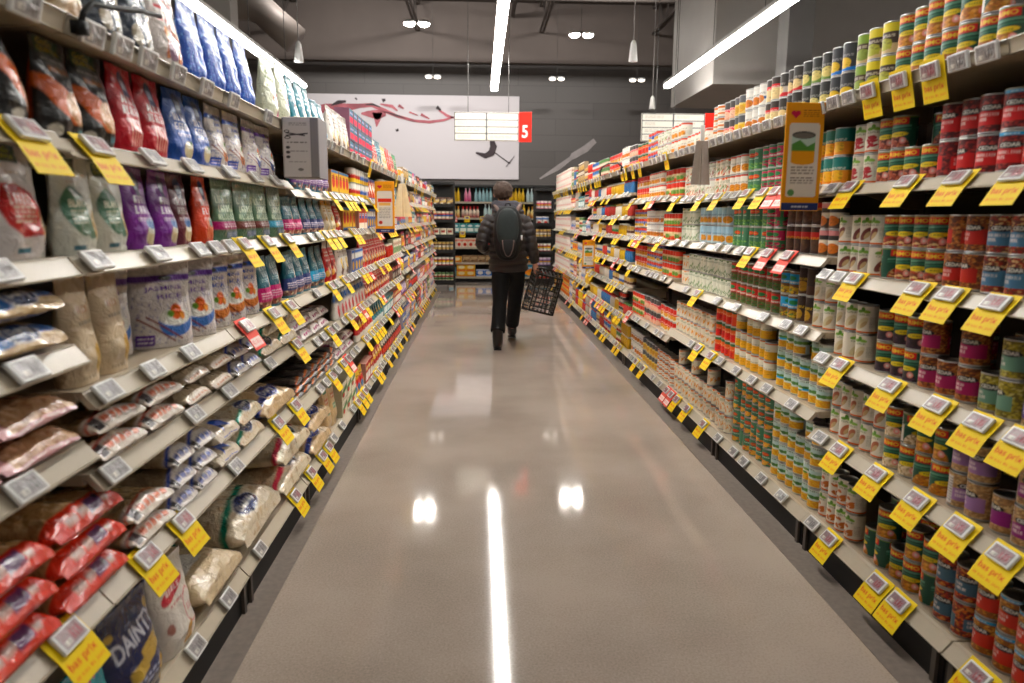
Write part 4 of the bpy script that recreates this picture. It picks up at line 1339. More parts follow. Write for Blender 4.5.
for i, ys in enumerate(([2.62, 2.43, 2.26], [2.75, 2.38, 2.12, 1.88], [2.66, 2.26, 2.10, 1.9], [2.71, 2.36, 2.1, 1.91, 1.75], [2.66, 2.39, 2.15, 1.94, 1.76], [2.68, 2.32, 2.19, 1.8])):
    tags('R', i, Z_RA, ys, 'y', NR)
for i, ys in enumerate(([2.13, 2.01, 2.76, 2.88], [2.89], [2.89, 2.78], [2.86], [2.82], [2.83])):
    tags('R', i, Z_RA, ys, 'p', NR)
tags('R', 1, Z_RB, [5.24, 4.63, 4.29, 3.84, 3.61, 3.2], 'y', NV); tags('R', 1, Z_RB, [3.46, 3.33], 'r', NV)
tags('R', 2, Z_RB, [3.73], 'y', NV); tags('R', 2, Z_RB, [3.50, 3.27], 'r', NV)
tags('R', 3, Z_RB, [4.61], 'y', NV); tags('R', 4, Z_RB, [4.53, 4.27], 'y', NV)
tags('R', 5, Z_RB, [4.97, 4.71, 4.35], 'y', NV); tags('R', 5, Z_RB, [5.12, 5.25], 'r', NV)
tags('R', 0, Z_RB, [3.0 + .135 * k for k in range(17)], 'p', NV)
for i, ys in ((1, [3.07, 4.0, 4.14, 4.45, 4.85, 5.0]), (2, [5.18, 4.94, 4.58, 4.26, 4.08, 3.87]), (3, [4.87, 4.21, 3.89, 3.5, 3.23, 3.07]), (4, [4.69, 4.1, 3.83, 3.6, 3.4, 3.11]), (5, [4.06, 3.8, 3.64, 3.39, 3.15])):
    tags('R', i, Z_RB, ys, 'p', NV)
BB, RI = 'bagged beans', 'rice bags'
tags('L', 0, Z_LA, [1.42], 'p', BB); tags('L', 0, Z_LB, [1.65, 1.78, 1.91, 2.09, 2.3, 2.54, 2.94, 3.33], 'p', RI)
tags('L', 1, Z_LB, [1.96, 2.22, 2.55, 2.84, 3.11], 'p', RI); tags('L', 1, Z_LA, [1.43], 'y', BB); tags('L', 1, Z_LB, [1.68], 'y', RI)
tags('L', 2, Z_LA, [1.31], 'p', BB); tags('L', 2, Z_LB, [1.64, 1.95, 2.24, 2.38, 2.51], 'p', RI); tags('L', 2, Z_LB, [2.66, 2.95, 3.26], 'y', RI)
tags('L', 3, Z_LA, [1.36], 'p', BB); tags('L', 3, Z_LB, [1.64, 1.87, 2.12], 'p', RI); tags('L', 3, Z_LB, [2.63], 'r', RI); tags('L', 3, Z_LB, [2.98, 3.25], 'y', RI)
tags('L', 4, Z_LA, [1.32], 'p', BB); tags('L', 4, Z_LB, [1.64, 2.12, 2.42, 2.9], 'p', RI); tags('L', 4, Z_LB, [3.33], 'y', RI)
tags('L', 5, Z_LA, [1.4], 'y', BB); tags('L', 5, Z_LB, [1.76, 1.98, 2.97, 3.26], 'y', RI); tags('L', 5, Z_LB, [2.44], 'p', RI)
tags('L', 6, Z_LB, [2.01, 2.29, 2.65], 'p', RI); tags('L', 6, Z_LB, [3.19], 'y', RI); tags('L', 6, Z_LC, [3.5], 'y', 'mixed packets')
def far_tags(side, Z, y0, y1, zone, step, py, pr):
    for i in range(len(Z)):
        y = y0 + .1 + random.uniform(0, .1)
        while y < y1 - .07:
            q = random.random()
            k = 'y' if q < py else 'r' if q < py + pr else 'p'
            if i == 0 and k == 'r':
                k = 'p'
            tag(side, i, Z, y, k, zone)
            y += step * random.choice((1, 1, 1.15, 1.6, 2.4)) if k == 'p' else step
far_tags('R', Z_RC, 5.34, 6.88, 'soup bay', .145, .34, .1)
far_tags('R', Z_RD, 6.92, 9.48, 'close shelves', .17, .42, .1)
far_tags('R', Z_RE, 9.52, 13.98, 'canned far end', .24, .42, .1)
far_tags('L', Z_LC, 3.6, 8.05, 'mixed packets', .16, .4, .08)
far_tags('L', Z_LD, 8.15, 13.9, 'bagged far end', .26, .36, .18)

# ------------------------------------------------------------------ goods on the shelves
_cnt = {}
TIER = {1: [''], 2: ['lower tier, ', 'upper tier, '], 3: ['lower tier, ', 'middle tier, ', 'upper tier, '],
        4: ['lowest tier, ', 'second tier, ', 'third tier, ', 'top tier, ']}
NEAR_Y = 4.4
SEEN = dict(R=[1.93, 1.87, 1.81, 1.76, 1.70, 1.64], L=[1.38, 1.38, 1.36, 1.31, 1.27, 1.21, 1.33])      # where each shelf enters the view
def goods(side, i, Z, y0, y1, protos, looks, zone='', tiers=1, pitch=None, depth=.03, jit=.25, group=None, miss=0., hold=None, back=False, tops=None, turn=0.):
    """fills one run of a shelf, near end first; every piece is an object of its own"""
    s = 1 if side == 'R' else -1
    if isinstance(looks, str):
        looks = [looks]
    if not isinstance(protos, (list, tuple)):
        protos = [protos]
    y = y0
    k = 0
    where = nshelf(i, Z) + (', ' + zone if zone else '')
    while True:
        q = k % len(protos) if hold is None else min(len(protos) - 1, k // hold)
        if hold == 0:
            q = random.randrange(len(protos))
        P = protos[q]
        P = P['near' if y < NEAR_Y else 'far']
        w = P['w']
        if y + w > y1 + 1e-6:
            break
        d = P.get('d', w)
        look = looks[q % len(looks)]
        if P['cat'] in ('can', 'jar', 'bottle'):
            xr = P['w'] / 2
        else:
            V = P['data'].vertices
            xr = P.setdefault('fd', max(-min(v.co.y for v in V), .01))
        clear = Z[i - 1] + .009 - Z[i] - .0405 if i else 9.
        sz = min(1., (clear - .004) / P['h'])
        nt = tiers if not isinstance(tiers, (list, tuple)) else tiers[k % len(tiers)]
        nt = max(1, min(nt, int(clear / (P['h'] + .0008))))
        if tops and k in tops:
            nt = tops[k]
        elif miss and random.random() < miss:
            nt = max(1, nt - 1)
        col = random.uniform(-.006, .006)
        for t in range(nt):
            x = (X_R if s > 0 else X_L) + s * (.03 + (depth if s > 0 else depth - .012) + xr + (col if P['cat'] == 'can' else 0) + random.uniform(-.002, .002))
            if jit > 0 and P['cat'] == 'can':
                rz = s * .35 + random.gauss(0, jit) if random.random() < .82 else random.uniform(-1.5, 1.5)
            else:
                rz = random.uniform(-jit, jit) * .22 + s * turn
            key = (look, where, t, nt)
            key2 = (look, where, TIER[max(1, tiers if not isinstance(tiers, (list, tuple)) else max(tiers))][t])
            if i < 7 and y < 2.2 and y + w * .85 < SEEN[side][min(i, len(SEEN[side]) - 1)]:
                key2 = (look, where, 'before the view, ' + key2[2])
            _cnt[key2] = _cnt.get(key2, 0) + 1
            lab = '%s %s %s%s%s' % (ordinal(_cnt[key2]), look, '' if 'before' in key2[2] else 'from near end, ', key2[2], where)
            place(P, (x, y + w / 2, Z[i] + .0405 + t * (P['h'] + .0008)), (-PI / 2 if s > 0 else PI / 2) + rz, lab, group or ('row of the ' + look + ', ' + where), sz=sz)
        if back and nt < (tiers if not isinstance(tiers, (list, tuple)) else max(tiers)):
            for t in range(nt + 1):
                key2 = (look, where, 'back' + str(t))
                _cnt[key2] = _cnt.get(key2, 0) + 1
                place(P, (x + s * .09, y + w / 2, Z[i] + .0405 + t * (P['h'] + .0008)), (-PI / 2 if s > 0 else PI / 2) + random.uniform(-2, 2),
                      '%s %s in back row, %s%s' % (ordinal(_cnt[key2]), look, ('behind the front, ', 'showing above the front, ')[t > 0], where), group or ('row of the ' + look + ', ' + where))
        y += pitch or (w + .003)
        k += 1

c = CAN
def R(i, y0, y1, p, look, **k):
    Z = Z_RA if y0 < 2.9 else Z_RB if y0 < 5.3 else Z_RC if y0 < 6.88 else Z_RD if y0 < 9.48 else Z_RE
    goods('R', i, Z, y0, y1, p, look, **k)
cp = .0865
# near bay
R(0, 1.78, 1.96, c['peach'], 'peach can with dark top', pitch=.088)
R(0, 2.04, 2.66, c['pri_chick'], 'dark green chickpea can', tiers=2, pitch=cp, tops={0: 1})
R(0, 2.66, 2.76, c['soup_yel'], 'yellow-topped soup can', tiers=2, pitch=cp)
R(0, 2.75, 2.93, [c['soup_yel'], c['soup_grn']], ['yellow-topped soup can', 'green-topped soup can'], tiers=2, pitch=cp)
R(1, 1.72, 2.08, c['ced_redblue'], 'red kidney bean can with blue strip', tiers=2, pitch=cp)
R(1, 2.08, 2.36, c['ced_red'], 'red kidney bean can', tiers=2, pitch=cp)
R(1, 2.36, 2.72, [c['pri_kid']], 'dark green kidney bean can', tiers=2, pitch=cp, tops={0: 1, 1: 1}, back=True)
R(1, 2.72, 2.93, c['org_kid'], 'white organic bean can', tiers=2, pitch=.077)
R(2, 1.62, 1.90, c['ced_plum'], 'plum-banded bean can', tiers=2, pitch=cp)
R(2, 1.90, 2.08, c['ced_blue'], 'blue-banded mixed bean can', tiers=2, pitch=cp)
R(2, 2.08, 2.27, c['ced_rust'], 'rust-red romano bean can', tiers=2, pitch=cp)
R(2, 2.27, 2.62, c['pri_rom'], 'dark green mixed bean can', tiers=2, pitch=cp)
R(2, 2.62, 2.93, c['org_blk'], 'white organic bean can', tiers=2, pitch=.078)
R(3, 1.60, 1.87, c['ced_violet'], 'violet-banded bean can', tiers=2, pitch=cp)
R(3, 1.87, 2.06, c['ced_sage'], 'sage-banded bean can', tiers=2, pitch=cp, tops={1: 1}, back=True)
R(3, 2.06, 2.33, c['ced_magenta'], 'magenta-banded bean can', tiers=2, pitch=.088, tops={1: 1}, back=True)
R(3, 2.33, 2.67, c['pri_blk'], 'dark green black-bean can', tiers=2, pitch=cp)
R(3, 2.67, 2.93, c['org_plain'], 'white organic bean can', tiers=2, pitch=.08)
R(4, 1.50, 1.76, c['ced_amber'], 'amber-banded chickpea can', tiers=2, pitch=cp)
R(4, 1.76, 1.95, c['ced_purple'], 'purple-banded bean can', tiers=2, pitch=cp, tops={1: 1}, back=True)
R(4, 1.95, 2.13, c['ced_lilac'], 'lilac-banded bean can', tiers=2, pitch=cp)
R(4, 2.13, 2.50, [c['pri_chick'], c['pri_white'], c['pri_chick'], c['pri_white']], ['dark green chickpea can', 'dark green white-bean can'], tiers=2, pitch=.088, hold=2)
R(4, 2.50, 2.93, c['org_brown'], 'white organic bean can', tiers=2, pitch=.079)
R(5, 1.42, 1.95, c['ced_orange'], 'orange-red chickpea can with blue strip', tiers=2, pitch=.088)
R(5, 1.95, 2.13, c['ced_slate'], 'slate-banded bean can', tiers=2, pitch=cp)
R(5, 2.13, 2.62, c['pri_chick'], 'dark green chickpea can', tiers=2, pitch=.088, tops={2: 1, 4: 1}, back=True)
R(5, 2.62, 2.93, c['org_chick'], 'white organic chickpea can', tiers=2, pitch=.078)
# second bays
R(0, 2.95, 3.13, c['soup_blu'], 'black and blue chowder can', tiers=2, pitch=cp)
R(0, 3.13, 3.40, c['soup_blk'], 'black and green soup can', tiers=2, pitch=cp)
R(0, 3.40, 3.66, c['soup_red'], 'black and red soup can', tiers=2, pitch=cp)
R(0, 3.66, 3.84, c['soup_cream'], 'cream soup can with red band', tiers=2, pitch=cp)
R(0, 3.84, 4.12, c['soup_wht'], 'white and blue broth can', tiers=2, pitch=cp)
R(0, 4.12, 4.30, c['soup_gold'], 'gold chicken soup can', tiers=2)
R(0, 4.30, 4.50, c['soup_pink'], 'pink-red soup can', tiers=2)
R(0, 4.50, 4.72, c['strip'], 'small white can with orange bands', tiers=3)
R(0, 4.72, 5.31, c['oval'], 'white can with orange rim', tiers=1)
R(1, 2.96, 3.48, c['teal'], 'teal and orange stew can', tiers=2, pitch=cp)
R(1, 3.48, 3.84, c['dm_pink'], 'magenta and green beet can', tiers=2, pitch=cp)
R(1, 3.84, 4.03, c['dm_green'], 'green can with red emblem', tiers=2, pitch=cp)
R(1, 4.03, 4.32, c['oval'], 'white can with orange circle', tiers=2, pitch=cp)
R(1, 4.32, 4.60, c['veg_white'], 'white can with red rim', tiers=2)
R(1, 4.60, 4.98, c['aspa2'], 'white mushroom can', tiers=2)
R(1, 4.98, 5.31, c['veg_white'], 'white can with red rim', tiers=2)
R(2, 2.95, 3.13, c['ravioli'], 'black and white ravioli can', tiers=2)
R(2, 3.13, 3.52, c['chili'], 'tall dark chili can with red band', tiers=2)
R(2, 3.52, 3.69, c['dm_pink'], 'magenta and green beet can', tiers=2)
R(2, 3.69, 4.24, c['dm_green'], 'green can with red emblem', tiers=2, pitch=cp)
R(2, 4.24, 4.92, c['skyblue'], 'pale blue fruit can', tiers=2, pitch=cp)
R(2, 4.92, 5.31, c['aspa'], 'white asparagus can', tiers=2)
R(3, 2.95, 3.13, c['org_plain'], 'white organic bean can', tiers=2, pitch=.085, zone='second bays')
R(3, 3.13, 3.30, c['chili2'], 'dark brown chili can', tiers=2)
R(3, 3.30, 3.50, c['dm_blue'], 'green and brown can with blue band', tiers=2)
R(3, 3.50, 4.20, c['dm_bean'], 'green and brown can with red band', tiers=2, pitch=.0855)
R(3, 4.20, 5.06, c['aspa'], 'white asparagus can', tiers=2)
R(3, 5.06, 5.31, c['carrot'], 'white carrot can with orange rim', tiers=2)
R(4, 2.95, 3.54, [c['corn'], c['corn'], c['cornblue']], ['pale green corn can', 'pale green corn can', 'pale corn can with blue band'], tiers=3, miss=.12)
R(4, 3.54, 4.06, c['cornor'], 'corn can with orange rim', tiers=3, miss=.15)
R(4, 4.06, 4.44, c['tomato'], 'orange tomato can with green rim', tiers=3)
R(4, 4.44, 5.31, c['carrot'], 'white carrot can with orange rim', tiers=2)
R(5, 2.95, 3.50, c['corn'], 'pale green corn can', tiers=4, miss=.25)
R(5, 3.50, 4.09, c['dm_peach'], 'dark green can with orange vegetables', tiers=4, miss=.1)
R(5, 4.09, 5.31, c['carrot'], 'white carrot can with orange rim', tiers=[3, 2, 2, 2], miss=.1)
# soups
R(0, 5.33, 5.75, c['oval'], 'white can with orange rim', tiers=2, zone='soup bay')
R(0, 5.75, 6.10, c['aspa2'], 'green and white can', tiers=2, zone='soup bay')
R(0, 6.10, 6.50, c['navy'], 'blue and yellow can', tiers=3, zone='soup bay')
R(0, 6.50, 6.90, c['tomato'], 'orange tomato can', tiers=2, zone='soup bay')
for i, ps in enumerate((('redgreen', 'oval', 'redwhite'), ('redgreen', 'soup_wht', 'navy'), ('redgreen', 'navy', 'redwhite'), ('redwhite', 'soup_pink', 'redgreen'), ('strip', 'soup_gold', 'soup_wht'))):
    lk = dict(redgreen='red spaghetti can', oval='white can with orange rim', redwhite='red and white soup can', soup_wht='white and blue broth can', navy='blue and white can', soup_pink='pink-red soup can', strip='small banded can', soup_gold='gold soup can')
    for q, p in enumerate(ps):
        a0, a1 = 5.33 + .52 * q, 5.33 + .52 * (q + 1)
        R(i + 1, a0, a1, c[p], lk[p], tiers=3 if p in ('navy', 'strip') else 2, zone='soup bay')

# close shelves and the far end: mixed small goods
def lk(kind, k):
    noun = dict(bx='carton', wide='wide carton', bag='bag', jar='jar', can='small can')[kind]
    return LOOKC.get(k, k) + ' ' + noun
def mixed(side, i, Z, y0, y1, zone, kinds, cols, seed, tiers=1, run=(3, 6)):
    r = random.Random(seed)
    y = y0
    while y < y1 - .1:
        kd, k = r.choice(kinds), r.choice(cols)
        P = GB[kd + '_' + k]
        n = r.randint(*run)
        w = P['far']['w'] + .004
        e = min(y1, y + n * w + .002)
        clear = (Z[i - 1] - Z[i] - .05) if i else .34
        t = max(1, min(tiers, int(clear / (P['far']['h'] + .001))))
        if P['far']['h'] < clear:
            goods(side, i, Z, y, e, P, lk(kd, k), zone, t, depth=.01, jit=.1)
        y = e + .004
warm = ['red', 'white', 'cream', 'brown', 'teal', 'white', 'black', 'yellow', 'blue']
for i in range(len(Z_RD)):
    if i == 0:
        R(0, 6.92, 8.3, [c['soup_pink'], c['soup_wht'], c['redwhite']], ['pink-red soup can', 'white and blue broth can', 'red and white soup can'], tiers=2, zone='close shelves', hold=4)
        mixed('R', 0, Z_RD, 8.36, 9.49, 'close shelves', ['can'], ['cream', 'white'], 3, 2)
    else:
        mixed('R', i, Z_RD, 6.92, 9.49, 'close shelves', ['jar', 'can', 'jar'], ['brown', 'brown', 'red', 'cream', 'teal', 'white', 'yellow', 'blue', 'green', 'black'], 20 + i, 2 if i < 6 else 2, (3, 6))
for i in range(len(Z_RE)):
    mixed('R', i, Z_RE, 9.52, 11.6, 'canned far end', ['can', 'jar', 'bx'], warm + ['green', 'brown'], 40 + i, 2, (3, 5))
    if i < 5:
        goods('R', i, Z_RE, 11.65, 13.97, GB['wide_whitered'], 'white and red wide carton', 'canned far end', 2 if i else 3, depth=.01, jit=.1)
    else:
        goods('R', i, Z_RE, 11.65, 13.97, GB['wide_yellow'], 'yellow wide carton', 'canned far end', 3, depth=.01, jit=.1)

def L(i, y0, y1, p, look, **k):
    Z = Z_LA if y0 < 1.56 else Z_LB if y0 < 3.38 else Z_LC if y0 < 8.05 else Z_LD
    goods('L', i, Z, y0, y1, p, look, **k)
b, q = BAG, PIL
# bagged goods, near bays, standing pouches
L(0, 1.14, 1.56, b['beige'], 'clear bag of beige nuts', depth=.02)
L(0, 1.60, 1.80, b['beige'], 'clear bag of pale nuts', depth=.02)
L(0, 1.81, 2.16, b['navyb'], 'dark grey snack bag', depth=.02)
L(0, 2.17, 2.36, b['pretzel'], 'white pretzel bag with red lettering', depth=.02)
L(0, 2.37, 3.21, b['glit'], 'glittering blue snack bag', depth=.02, pitch=.1365 * 1.24)
L(0, 3.22, 3.39, b['floral'], 'white bag with pink and green print', depth=.02)
L(1, 1.10, 1.25, b['gg_black'], 'black rice pouch with orange swoosh', depth=.03)
L(1, 1.40, 1.56, b['gg_black'], 'black rice pouch with orange swoosh', depth=.01, turn=-.5)
L(1, 1.58, 1.86, b['gg_black'], 'black rice pouch with green header', depth=.01)
L(1, 1.862, 2.175, b['red'], 'red grain pouch', depth=.01)
L(1, 2.18, 2.49, b['blue'], 'blue grain pouch', depth=.01)
L(1, 2.50, 2.86, b['rc_blue'], 'white rice bag with blue band', depth=.01)
L(1, 2.87, 3.26, b['rc_purp'], 'white rice bag with purple band', depth=.01)
L(2, 1.06, 1.38, b['gg_red'], 'white quinoa pouch with red blob', depth=.01)
L(2, 1.39, 1.55, b['gg_red'], 'white quinoa pouch with red blob', depth=.01)
L(2, 1.585, 1.90, b['gg_green'], 'white quinoa pouch with green blob', depth=.01, pitch=.152)
L(2, 1.892, 2.20, b['purple'], 'purple bean pouch', depth=.01)
L(2, 2.205, 2.33, b['maroon'], 'maroon bean pouch', depth=.03)
L(2, 2.335, 2.48, b['orange'], 'orange split pea pouch', depth=.01)
L(2, 2.49, 2.70, b['gr_mag'], 'green lentil pouch with magenta band', depth=.005)
L(2, 2.70, 3.12, [b['gr_brn'], b['gr_brn']], 'green lentil pouch with brown band', depth=.005)
L(2, 3.12, 3.34, b['gr_blu'], 'green lentil pouch with blue band', depth=.005)
L(3, 1.60, 1.88, b['kraft'], 'kraft paper rice bag', depth=.02, pitch=.137)
L(3, 1.885, 2.06, [dict(near=dict(b['rc_purp']['near'], w=.16), far=b['rc_purp']['far'])], 'white rice bag with purple band', depth=.13, turn=.6)
L(3, 2.06, 2.46, b['rc_purp'], 'white rice bag with purple band facing out', depth=.04, turn=.75)
L(3, 2.44, 2.96, b['rc_blue'], 'white rice bag with blue band', depth=.04, turn=.6, pitch=.168)
L(3, 2.96, 3.27, b['tl_pink'], 'teal granola pouch with pink band', depth=.01)
# lying bags in piles
L(3, 1.02, 1.54, q['rice_blue'], 'lying rice bag with blue stripe', tiers=2, depth=0, jit=.15)
L(4, 1.01, 1.55, q['pink'], 'lying pink-ended bean bag', tiers=3, depth=0, jit=.1)
L(4, 1.60, 2.08, q['whitebean'], 'lying bean bag with white end', tiers=2, depth=0, jit=.2)
L(4, 2.09, 2.50, q['pepper'], 'lying bean bag with red peppers', tiers=2, depth=0, jit=.03)
L(4, 2.51, 2.84, q['bluewhite'], 'lying lentil bag with white end', tiers=2, depth=0, jit=.2)
L(4, 2.85, 3.38, q['greensm'], 'lying rice bag with green stripe', tiers=2, depth=0, jit=.15)
L(5, 1.13, 1.73, q['redbean'], 'lying bean bag with red end', tiers=3, depth=0, jit=.08, pitch=.285)
L(5, 1.73, 1.97, q['whitebean'], 'lying bean bag with white end', tiers=2, depth=0, jit=.08)
L(5, 1.98, 2.31, q['bluewhite'], 'lying lentil bag with white end', tiers=3, depth=0, jit=.08, pitch=.162)
L(5, 2.32, 2.64, [dict(near=dict(q['flor']['near'], w=.205), far=q['flor']['far'])], 'lying sugar bag with blue marks', tiers=2, depth=0, jit=.08)
L(5, 2.54, 2.82, q['greensm'], 'lying rice bag with green stripe', tiers=2, depth=0, jit=.08)
L(5, 2.84, 3.36, q['bluer'], 'lying rice bag with blue stripe', tiers=1, depth=0, jit=.06)
L(6, 1.19, 1.415, b['tealrice'], 'teal rice sack', depth=.0)
L(6, 1.42, 1.65, b['tealrice'], 'teal rice sack with pink oval', depth=.0)
L(6, 1.65, 1.895, b['dainty'], 'navy blue rice sack', depth=.0)
L(6, 1.895, 2.12, b['flourR'], 'white flour sack with red lettering', depth=.0)
L(6, 2.13, 2.49, q['redclear'], 'clear rice bag with red top', tiers=1, depth=0, jit=.06)
L(6, 2.50, 3.02, q['greenr'], 'large rice bag with green stripe', tiers=1, depth=0, jit=.05)
goods('L', 6, Z_LB, 3.04, 3.58, q['redr'], 'large rice bag with red stripe', tiers=2, depth=0, jit=.04)
# mixed packets past the rice
ZC = Z_LC
def LC(i, y0, y1, p, look, **k):
    goods('L', i, ZC, y0, y1, p, look, 'mixed packets', **k)
goods('L', 6, ZC, 3.60, 4.06, q['bluer'], 'large rice bag with dark blue stripe', '', 2, depth=0, jit=.04)
LC(0, 3.42, 3.60, b['floral'], 'white bag with pink print', depth=.02)
LC(0, 3.61, 4.44, [b['tealor'], b['tl_cyan']], ['teal trail mix bag', 'teal and cyan pouch'], depth=.02, hold=3)
LC(0, 4.46, 5.12, b['brownw'], 'grey and white cereal bag', depth=.02)
LC(0, 5.14, 6.2, GB['wide_hearts'], 'heart-printed carton', tiers=3, jit=.1)
LC(0, 6.22, 8.08, [b['redw'], b['tealor'], b['yelw'], b['orange'], b['redw'], b['greenb']], ['red cookie bag', 'teal trail mix bag', 'yellow couscous bag', 'orange pea pouch', 'red cookie bag', 'green pasta bag'], depth=.02, hold=2)
LC(1, 3.62, 4.45, b['tl_purp'], 'teal pouch with purple band', depth=.02)
LC(1, 4.46, 5.1, GB['bx_yellow'], 'yellow carton', tiers=1, jit=.1)
mixed('L', 1, ZC, 5.12, 8.08, 'mixed packets', ['bx', 'can', 'bag'], ['orange', 'red', 'blue', 'hearts', 'brown', 'teal', 'purple'], 61, 2)
LC(2, 3.42, 3.75, b['tl_pink'], 'teal pouch with pink band', depth=.02)
LC(2, 3.76, 4.24, b['tl_navy'], 'teal pouch with navy band', depth=.02)
LC(2, 4.25, 4.58, b['yelw'], 'yellow and white couscous bag', depth=.02)
LC(2, 4.60, 4.78, b['redw'], 'red cookie bag', depth=.02)
LC(2, 4.80, 5.3, GB['bx_yellow'], 'yellow carton', tiers=1, jit=.1)
mixed('L', 2, ZC, 5.32, 8.08, 'mixed packets', ['bx', 'can', 'bx'], ['hearts', 'orange', 'red', 'blue', 'white', 'brown', 'teal'], 62, 2)
LC(3, 3.42, 3.9, b['tl_navy'], 'teal pouch with navy band', depth=.02)
LC(3, 3.91, 4.25, b['tl_cyan'], 'teal and cyan pouch', depth=.02)
LC(3, 4.26, 4.6, b['redw'], 'red cookie bag', depth=.02)
LC(3, 4.62, 4.95, b['brownw'], 'white cereal bag', depth=.02)
mixed('L', 3, ZC, 4.97, 5.5, 'mixed packets', ['bx'], ['yellow', 'blue'], 63, 1)
LC(3, 5.52, 6.9, b['redw'], 'red cookie bag', depth=.02)
mixed('L', 3, ZC, 6.92, 8.08, 'mixed packets', ['bx', 'jar'], ['green', 'cream', 'black', 'red'], 64, 2)
LC(4, 3.42, 4.4, q['mauve'], 'lying mauve nut bag', tiers=2, jit=.08)
mixed('L', 4, ZC, 4.42, 5.6, 'mixed packets', ['bag'], ['cream', 'white', 'red'], 65, 1)
LC(4, 5.62, 7.2, b['redw'], 'red cookie bag', depth=.02)
mixed('L', 4, ZC, 7.22, 8.08, 'mixed packets', ['bx', 'jar'], ['brown', 'cream', 'black', 'red'], 66, 1)
LC(5, 3.42, 4.4, q['blackflat'], 'flat black noodle pack', tiers=3, pitch=.165, jit=.3)
LC(5, 4.42, 5.1, q['mauve'], 'lying mauve nut bag', tiers=2, jit=.08)
mixed('L', 5, ZC, 5.12, 8.08, 'mixed packets', ['bag', 'bag', 'bx'], ['red', 'brown', 'red', 'teal', 'green', 'black'], 67, 1)
LC(6, 4.08, 4.44, b['kraftgreen'], 'kraft flour bag with green print', depth=.02)
mixed('L', 6, ZC, 4.46, 5.4, 'mixed packets', ['bag', 'wide'], ['blue', 'yellow', 'cream'], 68, 2)
mixed('L', 6, ZC, 5.42, 8.08, 'mixed packets', ['bag', 'bag', 'bx'], ['red', 'brown', 'red', 'white', 'green', 'teal', 'black'], 69, 1)
for i in range(len(Z_LD)):
    mixed('L', i, Z_LD, 8.12, 13.97, 'bagged far end', ['bx', 'bag', 'jar', 'bx'], ['red', 'white', 'black', 'teal', 'green', 'brown', 'pink', 'yellow', 'blue', 'white', 'black', 'purple'], 80 + i, 2 if i else 1, (2, 4))

# ------------------------------------------------------------------ shelving and racks across the end of the aisle
def end_shelving(name, x0, x1, y, Z, top, label, depth=.45, posts=()):
    t = thing(name, label, 'shelving', None, ((x0 + x1) / 2, y, 0))
    h = (x1 - x0) / 2
    link('back_panel', MB().box(-h, depth, 0, h, depth + .03, top).mesh('back_panel', [M['dark']]), t)
    for e in (-h, h - .04):
        link('upright', MB().box(e, 0, 0, e + .04, depth, top).mesh('upright', [M['dark']]), t)
    link('canopy', MB().box(-h, 0, top, h, depth + .03, top + .05).mesh('canopy', [M['dark']]), t)
    link('kick_plate', MB().box(-h + .04, .05, 0, h - .04, .07, Z[-1]).mesh('kick_plate', [M['black']]), t)
    for i, z in enumerate(Z):
        s = link('shelf', MB().box(-h + .042, .01, z, h - .042, depth - .002, z + .03).mesh('shelf', [M['dark']]), t)
        link('price_rail', MB().box(-h + .042, -.012, z - .01, h - .042, .008, z + .032).mesh('price_rail', [M['rail'] if i not in (2,) else M['dark']]), s)
ZB = [1.70, 1.36, 1.04, .73, .40, .09]
end_shelving('drinks_shelving', -.72, 1.72, 16.0, ZB, 2.04, 'dark shelving of drinks and boxes across the end of the aisle')
def bottle(name, cols, r=.036, h=.29):
    return turned_proto(name, 'bottle', [(r * .9, 0), (r, .006), (r, h * .52), (r * .8, h * .66), (r * .38, h * .8), (r * .36, h * .93), (r * .42, h * .935), (r * .42, h), (.001, h)], cols, 14)['far']
BT = dict(
    yellow=bottle('juice_bottle', [(.05, 'd9b42c'), (.13, 'e8d890'), (.24, 'e0bc30'), (.4, 'e4cf6a')]),
    pink=bottle('juice_bottle', [(.05, 'c84a78'), (.13, 'e8c8d4'), (.24, 'e09ab4'), (.4, 'e8d0d8')]),
    aqua=bottle('water_bottle', [(.05, '8fb4bc'), (.13, 'dce8ea'), (.24, 'a8c8ce'), (.4, '6a98a4')]),
    clear=bottle('water_bottle', [(.08, 'c4d4d4'), (.15, 'e4ecec'), (.24, 'bcd0d2'), (.4, 'e4eef0')]),
    red=bottle('syrup_bottle', [(.10, 'a82a30'), (.16, 'e4d8c8'), (.24, 'c03038'), (.4, 'd9b43a')], .036, .24),
    amber=bottle('syrup_bottle', [(.10, 'c8782c'), (.16, 'ecd9a0'), (.24, 'd0943a'), (.4, 'e0d8c8')], .036, .24))
def back_row(i, x0, x1, P, look, y=16.07, rows=1, group=None, pitch=None):
    x = x0
    k = 0
    while x + P['w'] <= x1:
        k += 1
        for t in range(rows):
            lab = '%s %s from left end, %s of drinks shelving' % (ordinal(k), look, SHELFW[i] if rows == 1 else SHELFW[i] + ', ' + TIER[rows][t][:-2])
            place(P, (x + P['w'] / 2, y, ZB[i] + .0305 + t * (P['h'] + .001)), random.uniform(-.1, .1), lab, group or look + 's at the end of the aisle')
        x += pitch or P['w'] + .006
R0 = [('yellow', -.66, -.36), ('pink', -.34, -.18), ('aqua', -.12, .30), ('yellow', .58, .98), ('clear', 1.0, 1.65)]
LKB = dict(yellow='yellow juice bottle', pink='pink juice bottle', aqua='blue-green water bottle', clear='clear water bottle', red='red syrup bottle', amber='amber syrup bottle')
for k, a, e in R0:
    back_row(0, a, e, BT[k], LKB[k])
for k, a, e in (('amber', -.66, -.42), ('red', -.40, .05), ('clear', .08, .34), ('yellow', .60, 1.0), ('amber', 1.02, 1.65)):
    back_row(1, a, e, BT[k], LKB[k])
